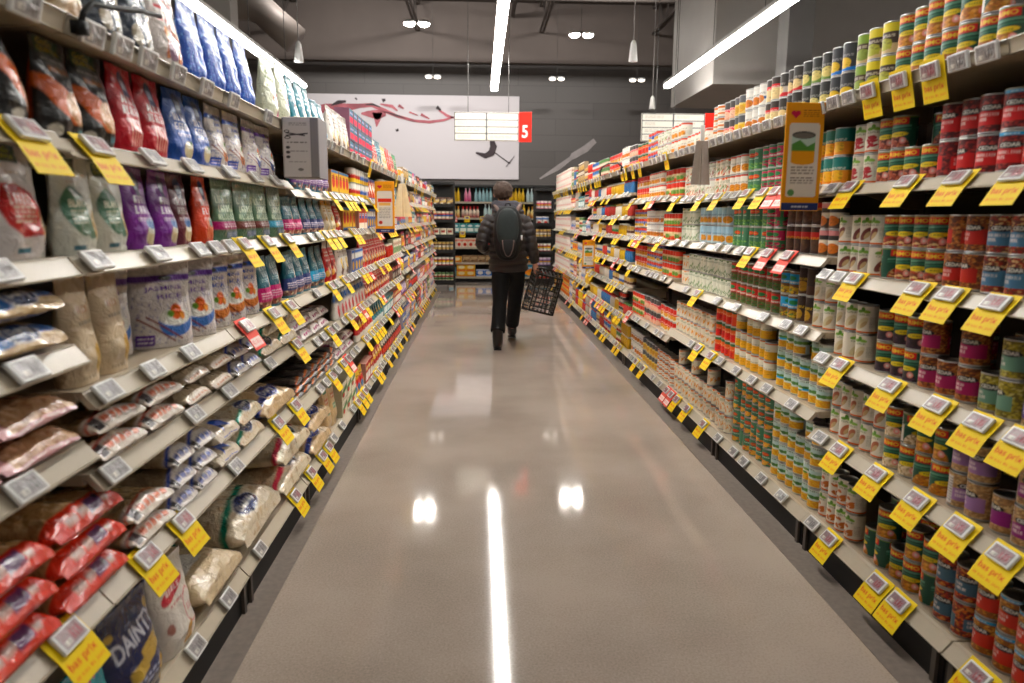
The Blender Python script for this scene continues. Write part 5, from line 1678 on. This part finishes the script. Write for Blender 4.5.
EB = dict(teal=box_proto('detergent_box', 'box', art_panel('2f8a8c', ('e0e4dc', 'd0d8d8', 'e8ecec'), 1, 20, 20), .15, .20, .12)['far'],
          cream=box_proto('cleaner_box', 'box', art_panel('d8ccb8', ('c8502f', 'c04038', 'efe8dc'), 5, 20, 20), .12, .19, .12)['far'],
          yellow=box_proto('wipes_box', 'box', art_panel('e0ac22', ('e8d8b0', 'c8502c', 'f0e0b0'), 3, 20, 18), .20, .13, .14)['far'],
          brown=box_proto('bag_box', 'box', art_panel('8a6c52', ('b09878', '6a503c', 'c8b090'), 4, 20, 14), .16, .15, .14)['far'],
          sky=box_proto('tissue_box', 'box', art_panel('56aad0', ('b8dcec', 'e0ecf0', 'e4f0f4'), 2, 20, 12), .14, .095, .14)['far'],
          blue=box_proto('towel_box', 'box', art_panel('2f68b8', ('e0d8d0', 'd8d8e4', 'e4e8f0'), 3, 20, 18), .17, .15, .14)['far'],
          tide=box_proto('laundry_box', 'box', art_panel('1f7f9c', ('e88a2c', 'e0a030', 'e4ecec'), 4, 22, 30), .24, .265, .14)['far'])
LE = dict(teal='teal detergent box', cream='cream cleaner box', yellow='yellow wipes box', brown='brown box', sky='sky-blue tissue box', blue='blue towel box', tide='teal laundry box with orange swirl')
back_row(2, -.60, .45, EB['teal'], LE['teal'], 16.1); back_row(2, .60, 1.6, EB['teal'], 'teal detergent box past the shopper', 16.1)
back_row(3, -.64, .45, EB['cream'], LE['cream'], 16.1); back_row(3, .62, 1.6, EB['cream'], 'cream cleaner box past the shopper', 16.1)
back_row(4, -.60, -.39, EB['yellow'], LE['yellow'], 16.1); back_row(4, -.38, .4, EB['brown'], LE['brown'], 16.1); back_row(4, .6, 1.6, EB['yellow'], 'yellow wipes box past the shopper', 16.1)
back_row(5, -.67, -.52, EB['sky'], LE['sky'], 16.1, 2); back_row(5, -.51, -.09, EB['yellow'], LE['yellow'], 16.1, 2); back_row(5, -.08, .27, EB['blue'], LE['blue'], 16.1); back_row(5, .98, 1.5, EB['tide'], LE['tide'], 16.1)
for k, (x, z, c) in enumerate(((-.55, 1.385, 'r'), (-.28, 1.385, 'y'), (.06, 1.385, 'y'), (-.38, 1.06, 'y'), (1.26, 1.40, 'y'), (1.28, 1.06, 'y'))):
    t = thing('promotion_tag', '%s promotion tag on the drinks shelving, %s' % ({'y': 'yellow', 'r': 'red'}[c], ('at left end', 'second along', 'behind the shopper', 'on the third shelf', 'above the basket', 'lower one above the basket')[k]), 'tag', None, (x, 15.98, z), (0, 0, 0))
    link('card', CARD[c, 0], t); cc = link('price_display', LBLR[0][0], t, (0, -.002, .002)); link('screen', LBLR[0][1], cc)

def end_rack(x, y, w, top, label, looks, n=6):
    t = thing('wire_rack', label, 'rack', None, (x, y, 0))
    h = w / 2
    for sx in (-h, h - .03):
        for yy in (0, .30):
            link('post', MB().box(sx, yy, 0, sx + .03, yy + .03, top).mesh('rack_post', [M['dark']]), t)
    zs = [.12 + (top - .25) / n * i for i in range(n)]
    for z in zs:
        mb = MB()
        for k in range(9):
            yy = .01 + .035 * k
            mb.box(-h + .03, yy, z, h - .03, yy + .012, z + .012)
        mb.box(-h + .03, 0, z, h - .03, .01, z + .06)
        link('wire_shelf', mb.mesh('wire_shelf', [M['dark']]), t)
    link('back_panel', MB().box(-h + .03, .315, .06, h - .03, .33, top).mesh('rack_back', [M['dark']]), t)
    link('top_band', MB().box(-h, 0, top, h, .33, top + .05).mesh('top_band', [M['dark']]), t)
    for i, z in enumerate(zs):
        kd, ks, lab = looks[i % len(looks)]
        P = GB[kd + '_' + ks]['far']
        nt = max(1, int((top - .28) / n / (P['h'] + .004)))
        for t in range(nt):
            xx = -h + .04
            k = 0
            while xx + P['w'] < h - .03:
                k += 1
                place(P, (x + xx + P['w'] / 2, y + .05 + .01 * k, z + .0125 + t * (P['h'] + .001)), 0, '%s %s%s on %s level of the dark rack %s' % (ordinal(k), lab, ', lower' if nt > 1 and t == 0 else ', upper' if nt > 1 else '', ordinal(i + 1), 'beside the mixed shelves' if x < 0 else 'beside the canned goods'), 'goods on the dark racks')
                xx += P['w'] + .006
end_rack(-.72, 14.35, .46, 2.02, 'dark wire rack at the end of the bagged goods', (('can', 'cream', 'cream can'), ('can', 'red', 'red can'), ('can', 'brown', 'brown can'), ('bag', 'cream', 'cream bag'), ('can', 'orange', 'orange can'), ('bag', 'brown', 'brown bag')))
end_rack(1.28, 14.7, .40, 1.93, 'dark wire rack at the end of the canned goods', (('can', 'black', 'dark can'), ('can', 'purple', 'purple can'), ('can', 'red', 'red can'), ('can', 'brown', 'brown can'), ('bag', 'white', 'white bag'), ('can', 'pink', 'pink can')))

# ------------------------------------------------------------------ flags, clip-on fans and hooks along the shelves
def flag(x, y, z, w, h, art, label, top):
    t = thing('shelf_flag', label, 'sign', None, (x, y, z))
    P = box_proto('flag_panel', '', art, w, h, .006, side='d99a2c')['near']['data']
    link('flag_panel', P, t)
    link('flag_clip', MB().box(w / 2 - .02, .004, top - .02, w / 2 + .003, .012, top + .02).mesh('flag_clip', [M['steel']]) if x > 0 else MB().box(-w / 2 - .003, .004, top - .02, -w / 2 + .02, .012, top + .02).mesh('flag_clip', [M['steel']]), t)
def flag_art(can):
    a = Art(40, 108, 'd9982c', 3)
    a.ell(.19, .905, .07, .022, 'b8244c'); a.ell(.30, .905, .07, .022, 'b8244c'); a.poly([(.125, .90), (.365, .90), (.245, .855)], 'b8244c')
    a.scrib(.44, .87, .86, .94, '8a5a1c', 4)
    a.rect(.10, .14, .90, .80, 'd8d2cb'); a.rect(.13, .13, .87, .815, 'd8d2cb')
    if can:
        a.rect(.18, .46, .80, .70, 'd59a3a'); a.ell(.49, .46, .31, .03, 'd59a3a'); a.rect(.18, .56, .80, .70, 'b8ccc4'); a.poly([(.18, .56), (.18, .62), (.4, .66), (.6, .60), (.8, .64), (.8, .56)], '5a8a4c')
        a.ell(.49, .705, .31, .035, '4a4844'); a.ell(.49, .70, .27, .025, '6f6a64')
        a.scrib(.2, .34, .82, .42, '5a5450', 3, 4); a.scrib(.2, .25, .82, .32, '6a645f', 3, 5); a.ell(.24, .17, .09, .032, '5f8a5c')
    else:
        a.rect(.14, .60, .86, .67, 'c8402f'); a.rect(.2, .53, .8, .585, 'd8b070'); a.scrib(.2, .28, .8, .50, '8a8580', 7, 5); a.ell(.27, .20, .1, .035, 'b83a30')
    a.rect(0, 0, 1, .075, '2a3566'); a.scrib(.28, .022, .72, .055, 'd4d8e4', 1)
    return a
flag(1.298, 2.97, 1.435, .157, .425, flag_art(True), 'orange shelf flag with heart and can picture, hanging beside bean cans', .39)
flag(-.742, 5.83, 1.275, .15, .395, flag_art(False), 'orange shelf flag with heart and red banner, on the mixed packets', .36)
# small flag lower down at the far canned goods
flag(1.30, 8.75, .80, .15, .34, flag_art(True), 'small orange shelf flag low on the far canned goods', .30)

a = Art(48, 96, 'cfcac8', 3)
a.rect(.80, 0, 1, 1, '8f8b8c'); a.rect(.78, 0, .80, 1, '6f6b6c'); a.rect(.0, 0, .03, 1, 'b4b0ae')
a.line(.10, .70, .70, .735, .022, '3a3638'); a.line(.10, .745, .62, .70, .022, '3a3638'); a.ell(.14, .665, .09, .025, '3a3638'); a.ell(.14, .665, .055, .013, 'cfcac8'); a.ell(.12, .77, .08, .024, '3a3638'); a.ell(.12, .77, .05, .012, 'cfcac8')
a.scrib(.18, .86, .68, .92, '8a8684', 2, 2); a.scrib(.12, .56, .70, .61, '7a7674', 1, 3); a.scrib(.2, .42, .7, .46, '8a8684', 1, 4)
for y in (.50, .42, .34):
    a.ell(.14, y, .06, .025, '4a4648')
a.scrib(.15, .24, .66, .28, '9a9694', 1, 5); a.ell(.48, .13, .08, .025, '7a7674')
P = box_proto('display_carton', '', a, .15, .245, .17, side='8f8b8c', top='c4bfbb')['near']['data']
thing('hanging_display_carton', 'white display carton with printed scissors hanging in front of the rice bags', 'box', P, (-.745, 3.25, 1.5585), (0, 0, 0))

def pleated(x, y, z0, z1, r0, r1, m, label):
    n = 32
    V = []
    for r, z in ((r0, z0), (r0 * .45 + r1 * .55, z0 + (z1 - z0) * .55), (r1, z1)):
        for i in range(n):
            q = r * (1 if i % 2 else .58)
            V.append((q * math.cos(2 * PI * i / n), q * .45 * math.sin(2 * PI * i / n), z - z0))
    F = grid_faces(n, 3, True) + [tuple(range(n - 1, -1, -1)), tuple(range(2 * n, 3 * n))]
    t = thing('paper_fan', label, 'hanger', None, (x, y, z0))
    link('pleats', mesh_from('pleats', V, F, [m], None, None, False), t)
    link('clip', MB().box(-.012, -.006, z1 - z0, .012, .006, z1 - z0 + .09).mesh('fan_clip', [M['white']], False, .002), t)
pleated(1.30, 4.36, 1.60, 1.85, .058, .034, M['pleatgrey'], 'grey pleated bundle hanging at the top shelf of vegetable cans')
pleated(-.715, 6.9, 1.40, 1.70, .085, .035, M['wood'], 'cream pleated bundle hanging past the orange flag on mixed packets')
wire = MB().tube([(-.80, 1.585, 1.775), (-.795, 1.59, 1.80), (-.79, 1.62, 1.825), (-.79, 1.70, 1.838), (-.79, 1.84, 1.868), (-.79, 1.95, 1.885)], .006, 8).box(-.816, 1.575, 1.757, -.79, 1.60, 1.782)
thing('hanging_wire_hook', 'curved black wire hook clipped on the top shelf rail by the snack bags', 'hook', wire.mesh('wire_hook', [M['black']], True))
wire = MB().tube([(1.36, 7.1, 1.88), (1.33, 7.2, 1.93), (1.31, 7.6, 1.95), (1.31, 8.0, 1.94), (1.34, 8.3, 1.90), (1.35, 8.35, 1.875)], .008, 8).box(1.34, 7.07, 1.84, 1.372, 7.11, 1.88)
thing('hanging_wire_hook', 'curved black wire hook on the top rail of the close shelves', 'hook', wire.mesh('wire_hook', [M['black']], True))

# ------------------------------------------------------------------ the shopper
M['skin'] = mat('skin', (.72, .53, .43), .5, 0, .4, .05, 30)
M['glove'] = mat('dark_glove', (.09, .09, .10), .6)
M['jacket'] = mat('charcoal_puffer_nylon', (.165, .142, .142), .5, 0, .4, .08, 14, .1)
M['hood'] = mat('slate_hood_cloth', (.215, .21, .24), .65, 0, .3, .08, 20, .1)
M['trouser'] = mat('black_denim', (.035, .035, .042), .8, 0, .3, .15, 60, .1)
M['boot'] = mat('black_boot_leather', (.05, .045, .045), .28, 0, .6, .1, 30, .05)
M['hair'] = mat('grey_brown_hair', (.27, .215, .185), .75, 0, .3, .35, 55, .5)
M['pack'] = mat('backpack_cloth', (.13, .16, .16), .65, 0, .3, .08, 25, .1)
M['packdark'] = mat('backpack_black_cloth', (.06, .06, .065), .65, 0, .3, .1, 25, .1)
M['strap'] = mat('brown_strap_webbing', (.36, .28, .25), .7)

def evaluated(me, mods, name):
    o = bpy.data.objects.new('tmp', me)
    COL.objects.link(o)
    for ty, kw in mods:
        md = o.modifiers.new(ty, ty)
        for k, v in kw.items():
            setattr(md, k, v)
    bpy.context.view_layer.update()
    r = bpy.data.meshes.new_from_object(o.evaluated_get(bpy.context.evaluated_depsgraph_get()))
    r.name = name
    bpy.data.objects.remove(o)
    r.polygons.foreach_set('use_smooth', np.ones(len(r.polygons), dtype=bool))
    return r
def skin_mesh(name, V, E, Rd, mats, sub=2):
    me = bpy.data.meshes.new(name)
    me.from_pydata(V, E, [])
    for m in mats:
        me.materials.append(m)
    o = bpy.data.objects.new('tmp', me)
    COL.objects.link(o)
    md = o.modifiers.new('s', 'SKIN')
    for i, sv in enumerate(me.skin_vertices[0].data):
        r = Rd[i]
        sv.radius = r if isinstance(r, tuple) else (r, r)
        sv.use_root = i == 0
    md.use_smooth_shade = True
    s = o.modifiers.new('u', 'SUBSURF'); s.levels = sub; s.render_levels = sub
    bpy.context.view_layer.update()
    r = bpy.data.meshes.new_from_object(o.evaluated_get(bpy.context.evaluated_depsgraph_get()))
    r.name = name
    bpy.data.objects.remove(o)
    return r
PX = .025      # sideways nudge of the whole figure
def S(p):
    return (p[0] + PX, p[1], p[2])
V = [(.285, 7.95, .93), (.28, 7.95, 1.15), (.27, 7.96, 1.36), (.245, 7.97, 1.49), (.235, 7.985, 1.55), (.225, 7.995, 1.605), (.22, 7.99, 1.665), (.218, 7.985, 1.73),
     (.10, 7.96, 1.41), (-.005, 7.90, 1.13), (.05, 8.09, 1.03), (.075, 8.15, 1.03),
     (.44, 7.96, 1.40), (.525, 7.93, 1.13), (.575, 7.97, .91), (.588, 7.985, .845),
     (.20, 7.95, .88), (.19, 7.89, .50), (.165, 7.745, .12), (.165, 7.86, .045),
     (.375, 7.95, .88), (.365, 8.13, .50), (.345, 8.30, .15), (.345, 8.42, .065),
     (.221, 8.085, 1.645)]
E = [(0, 1), (1, 2), (2, 3), (3, 4), (4, 5), (5, 6), (6, 7), (2, 8), (8, 9), (9, 10), (10, 11), (2, 12), (12, 13), (13, 14), (14, 15),
     (0, 16), (16, 17), (17, 18), (18, 19), (0, 20), (20, 21), (21, 22), (22, 23), (6, 24)]
Rd = [(.12, .085), (.11, .08), (.11, .075), .05, .050, (.068, .075), (.078, .092), (.058, .065), .04, .036, .028, .032, .04, .036, .028, .032,
      .085, .056, .042, .032, .085, .056, .042, .032, .013]
# fingers: four on the right hand curl round the basket handle, the thumb leaves the palm's side; the left hand is loosely curled
def fingers(root, base, dirs, k):
    for q, (a, b2, c2) in enumerate(dirs):
        i = len(V)
        V.extend([a, b2, c2]); E.extend([(root, i), (i, i + 1), (i + 1, i + 2)]); Rd.extend([.0105, .0095, .008])
fingers(15, None, [((.572 + .0, 7.955 + .02 * j, .815), (.588, 7.952 + .021 * j, .782 - .003 * (j % 2)), (.612, 7.956 + .02 * j, .790 + .004 * (j % 2))) for j in range(4)] + [((.612, 7.965, .835), (.622, 7.97, .808), (.612, 7.975, .785))], 0)
fingers(11, None, [((.075 + .018 * j - .027, 8.195, 1.035), (.077 + .018 * j - .027, 8.225 + .004 * (j % 2), 1.02), (.078 + .018 * j - .027, 8.225, .995)) for j in range(4)] + [((.112, 8.16, 1.045), (.122, 8.19, 1.04), (.116, 8.21, 1.03))], 0)
body = thing('person', 'shopper in dark puffer jacket and black trousers walking away down the aisle', 'person', skin_mesh('person_body', [S(p) for p in V], E, Rd, [M['skin']]))

def lump(mb, c, r, n=20, k=14, f=None, m=0):
    Vv, Ff = [], []
    for j in range(k + 1):
        t = PI * j / k
        for i in range(n):
            p = 2 * PI * i / n
            v = Vector((math.sin(t) * math.cos(p), math.sin(t) * math.sin(p), math.cos(t)))
            q = f(v) if f else 1.
            Vv.append((c[0] + v.x * r[0] * q, c[1] + v.y * r[1] * q, c[2] + v.z * r[2] * q))
    for j in range(k):
        for i in range(n):
            i2 = (i + 1) % n
            Ff.append((j * n + i, (j + 1) * n + i, (j + 1) * n + i2, j * n + i2))
    return mb.add(Vv, Ff, m)
def sweep(mb, C, Rr, n=20, step=.011, rip=0., wl=.062):
    """a padded tube along a polyline with cross ribs"""
    C = [Vector(c) for c in C]
    out, rad = [], []
    s = 0.
    for i in range(len(C) - 1):
        L = (C[i + 1] - C[i]).length
        k = max(2, int(L / step))
        for j in range(k + (i == len(C) - 2)):
            t = j / k
            out.append(C[i].lerp(C[i + 1], t))
            r0, r1 = Rr[i], Rr[i + 1]
            w = abs(math.sin(PI * (s + L * t) / wl)) ** .6
            rad.append(((r0[0] + (r1[0] - r0[0]) * t) * (1 - rip + rip * w), (r0[1] + (r1[1] - r0[1]) * t) * (1 - rip + rip * w)))
        s += L
    Vv, Ff = [], []
    for i, p in enumerate(out):
        d = (out[min(i + 1, len(out) - 1)] - out[max(i - 1, 0)]).normalized()
        a = Vector((0, 1, 0)).cross(d)
        if a.length < .2:
            a = Vector((1, 0, 0))
        a.normalize()
        b_ = d.cross(a)
        for k in range(n):
            t = 2 * PI * k / n
            Vv.append(p + a * math.cos(t) * rad[i][0] + b_ * math.sin(t) * rad[i][1])
    for i in range(len(out) - 1):
        for k in range(n):
            q = (k + 1) % n
            Ff.append((i * n + k, i * n + q, (i + 1) * n + q, (i + 1) * n + k))
    Ff += [tuple(range(n)), tuple(range(len(out) * n - 1, (len(out) - 1) * n - 1, -1))]
    return mb.add(Vv, Ff)
def fused(mb, name, mats, vox, smooth=3):
    me = mb.mesh(name, mats)
    return evaluated(me, [('REMESH', dict(mode='VOXEL', voxel_size=vox)), ('SMOOTH', dict(iterations=smooth, factor=.5))], name)
jk = MB()
sweep(jk, [S(p) for p in ((.285, 7.95, .82), (.283, 7.95, .90), (.28, 7.95, 1.05), (.275, 7.955, 1.22), (.27, 7.96, 1.36), (.262, 7.965, 1.44), (.25, 7.97, 1.50))],
      [(.212, .15), (.222, .155), (.208, .148), (.218, .152), (.228, .150), (.195, .125), (.10, .09)], 32, .006, .13, .075)
sweep(jk, [S(p) for p in ((.11, 7.96, 1.40), (.04, 7.935, 1.28), (-.01, 7.90, 1.13))], [(.085, .085), (.082, .082), (.072, .072)], 20, .006, .15, .07)
sweep(jk, [S(p) for p in ((-.012, 7.895, 1.15), (.0, 7.93, 1.095), (.045, 8.08, 1.035))], [(.07, .07), (.068, .068), (.05, .05)], 20, .006, .15, .07)
sweep(jk, [S(p) for p in ((.43, 7.96, 1.39), (.485, 7.945, 1.27), (.525, 7.93, 1.12), (.552, 7.945, 1.02), (.573, 7.965, .915))], [(.085, .085), (.082, .082), (.072, .072), (.066, .066), (.05, .05)], 20, .006, .15, .07)
link('jacket', fused(jk, 'jacket', [M['jacket']], .0075, 1), body)
hd = MB()
lump(hd, S((.25, 7.85, 1.475)), (.135, .062, .07), f=lambda v: 1 + .06 * math.sin(9 * v.z + 4 * v.x))
pts = [S((.245 + .105 * math.cos(t), 7.955 + .095 * math.sin(t), 1.515 + .012 * math.cos(t * 2) - .02 * math.sin(t))) for t in [2 * PI * k / 20 for k in range(20)]]
hd.tube(pts, .052, 12, 0, True)
lump(hd, S((.245, 7.87, 1.53)), (.105, .055, .05))
link('hood', fused(hd, 'hood', [M['hood']], .010, 4), body)
tr = MB()
lump(tr, S((.285, 7.95, .90)), (.185, .14, .12))
sweep(tr, [S(p) for p in ((.21, 7.95, .90), (.195, 7.92, .70), (.19, 7.885, .50), (.178, 7.82, .32), (.165, 7.755, .185))], [(.108, .118), (.098, .105), (.08, .086), (.078, .084), (.082, .088)], 20, .01, .03, .11)
sweep(tr, [S(p) for p in ((.365, 7.95, .90), (.37, 8.04, .70), (.366, 8.13, .50), (.356, 8.22, .34), (.344, 8.305, .19))], [(.108, .118), (.098, .105), (.08, .086), (.078, .084), (.08, .086)], 20, .01, .03, .11)
link('trousers', fused(tr, 'trousers', [M['trouser']], .012, 3), body)
def boot(x, y, z, pitch, name='boot'):
    mb = MB()
    mb.lathe([(.052, .04), (.056, .10), (.058, .16), (.06, .235), (.05, .235)], 18)
    lump(mb, (0, .085, .055), (.048, .14, .05)); lump(mb, (0, .0, .05), (.046, .065, .055))
    m1 = fused(mb, 'boot', [M['boot']], .008, 3)
    o = link(name, m1, body, S((x, y, z)), (pitch, 0, 0))
    sole = MB()
    P_ = [(.046 * math.sin(2 * PI * k / 24) * (1 - .12 * math.cos(2 * PI * k / 24)), .075 - .148 * math.cos(2 * PI * k / 24)) for k in range(24)]
    sole.prism(P_, .0, .018, 'z').box(-.04, -.07, -.012, .04, -.005, .0).box(-.042, .06, -.008, .042, .18, .0)
    link('boot_sole', sole.mesh('boot_sole', [M['packdark']]), o)
boot(.165, 7.745, .0125, 0)
boot(.345, 8.30, .045, -.18)
hr = MB()
lump(hr, S((.219, 7.972, 1.682)), (.104, .118, .102), 36, 24, lambda v: (1 + .16 * noise.noise(v * 5) + .09 * noise.noise(v * 13)) * (1 if v.y < .25 else 1 - .25 * (v.y - .25)))
link('hair', hr.mesh('hair', [M['hair']], True), body)
for sx in (-1, 1):
    link('ear', lump(MB(), S((.221 + sx * .088, 8.0, 1.645)), (.014, .026, .034)).mesh('ear', [M['skin']], True), body)
    link('eye', lump(MB(), S((.221 + sx * .032, 8.078, 1.672)), (.012, .008, .008)).mesh('eye', [M['white']], True), body)
link('mouth', lump(MB(), S((.222, 8.078, 1.60)), (.026, .008, .007)).mesh('mouth', [mat('lips', (.6, .34, .32), .5)], True), body)

# backpack
bp = thing('backpack', 'dark grey-green backpack worn by the shopper', 'backpack', None, S((.265, 7.70, .97)))
sup = lambda e: (lambda v: (abs(v.x) ** e + abs(v.y) ** e + abs(v.z) ** e) ** (-1 / e))
link('main_body', fused(lump(MB(), (0, 0, .265), (.150, .082, .285), 32, 24, sup(2.7)), 'pack_body', [M['packdark']], .011, 3), bp)
link('front_panel', fused(lump(MB(), (-.005, -.062, .325), (.115, .05, .20), 32, 24, sup(2.5)), 'pack_front', [M['pack']], .009, 3), bp)
pk = link('front_pocket', fused(lump(MB(), (0, -.075, .12), (.085, .045, .105), 28, 20, sup(2.6)), 'pack_pocket', [M['packdark']], .009, 3), bp)
link('pocket_trim', MB().tube([(-.06, -.112, .2), (-.05, -.122, .11), (-.025, -.122, .045), (.0, -.124, .03), (.025, -.122, .045), (.05, -.122, .11), (.06, -.112, .2)], .005, 6).mesh('pocket_trim', [M['strap']], True), pk)
for sx in (-1, 1):
    link('strap', MB().tube([(sx * .085, .045, .47), (sx * .11, .10, .52), (sx * .135, .20, .565), (sx * .14, .32, .53), (sx * .14, .41, .42), (sx * .14, .42, .25)], .02, 10).mesh('pack_strap', [M['strap']], True), bp)
link('grab_loop', MB().tube([(-.03, .03, .54), (-.02, .03, .575), (.02, .03, .575), (.03, .03, .54)], .007, 8).mesh('grab_loop', [M['packdark']], True), bp)
link('buckle', MB().box(.135, -.05, .20, .152, -.02, .25).mesh('buckle', [M['white']], False, .003), bp)

# shopping basket, hanging end-down from the right hand
M['basket'] = mat('black_basket_plastic', (.05, .05, .052), .35, 0, .5, .1, 30)
bk = thing('shopping_basket', 'black plastic shopping basket hanging from the shopper\'s hand', 'basket', None, (.70, 7.98, .585), (math.radians(4), math.radians(14), math.radians(6)))
def frame(mb, w, h, y, t):
    mb.box(-w, y - t, h - t, w, y + t, h + t).box(-w, y - t, -h - t, w, y + t, -h + t).box(-w - t, y - t, -h - t, -w + t, y + t, h + t).box(w - t, y - t, -h - t, w + t, y + t, h + t)
    return mb
link('rim', frame(MB(), .165, .235, .11, .012).mesh('rim', [M['basket']], False, .004), bk)
bt = frame(MB(), .135, .20, -.11, .009)
for k in range(5):
    x = -.09 + .045 * k
    bt.tube([(x, -.11, -.2), (x * (.55 if k in (1, 3) else 1), -.112, 0), (x, -.11, .2)], .0085, 6)
for k in range(7):
    z = -.15 + .05 * k
    bt.box(-.135, -.114, z - .007, .135, -.108, z + .007)
link('bottom_grid', bt.mesh('bottom_grid', [M['basket']]), bk)
for nm, P0, P1, Q0, Q1, n in (('side_lattice', (-.135, -.2), (-.135, .2), (-.165, -.235), (-.165, .235), 11), ('side_lattice', (.135, -.2), (.135, .2), (.165, -.235), (.165, .235), 11),
                              ('end_lattice', (-.135, -.2), (.135, -.2), (-.165, -.235), (.165, -.235), 8), ('end_lattice', (-.135, .2), (.135, .2), (-.165, .235), (.165, .235), 8)):
    mb = MB()
    for k in range(n):
        t = k / (n - 1)
        p = [P0[i] + (P1[i] - P0[i]) * t for i in (0, 1)]; q_ = [Q0[i] + (Q1[i] - Q0[i]) * t for i in (0, 1)]
        mb.tube([(p[0], -.11, p[1]), (q_[0], .11, q_[1])], .008, 6)
    for u in (.33, .66):
        a0 = [P0[i] + (Q0[i] - P0[i]) * u for i in (0, 1)]; a1 = [P1[i] + (Q1[i] - P1[i]) * u for i in (0, 1)]
        mb.tube([(a0[0], -.11 + .22 * u, a0[1]), (a1[0], -.11 + .22 * u, a1[1])], .006, 6)
    link(nm, mb.mesh(nm, [M['basket']]), bk)
link('handle', MB().tube([(-.165, .11, .06), (-.155, .02, .22), (-.13, -.03, .262), (-.04, -.035, .268), (.02, -.03, .262), (.09, .02, .24), (.165, .11, .06)], .008, 8).mesh('handle', [M['basket']], True), bk)
link('handle', MB().tube([(-.165, .115, -.06), (-.10, .14, -.16), (.0, .145, -.185), (.10, .14, -.16), (.165, .115, -.06)], .008, 8).mesh('handle_b', [M['basket']], True), bk)

# ------------------------------------------------------------------ camera and light
cam = bpy.data.cameras.new('camera')
co = link('camera', cam)
F_PX = 730.
cam.sensor_width = 36.; cam.sensor_fit = 'HORIZONTAL'; cam.lens = F_PX / 1024 * 36
cam.clip_start = .05; cam.clip_end = 80
dv = Vector(((480 - 512) / F_PX, -(217.3 - 341.5) / F_PX, -1.)).normalized()      # the aisle's direction seen by the camera
Xc = Vector((-dv.z, 0, dv.x)).normalized()
Zc = Xc.cross(dv)
Rw = Matrix((Xc, dv, Zc))                       # camera -> world
co.matrix_world = Matrix.Translation((0, 0, 1.40)) @ Rw.to_4x4()
cam.dof.use_dof = True
cam.dof.focus_distance = 4.3
cam.dof.aperture_fstop = 3.0
SC.camera = co
w = bpy.data.worlds.new('world'); SC.world = w
w.use_nodes = True
w.node_tree.nodes['Background'].inputs['Color'].default_value = (.8, .78, .76, 1)
w.node_tree.nodes['Background'].inputs['Strength'].default_value = .1
SC.view_settings.view_transform = 'Standard'
SC.view_settings.look = 'None'
SC.view_settings.exposure = 0.
SC.view_settings.gamma = 1.
SC.view_settings.use_curve_mapping = False
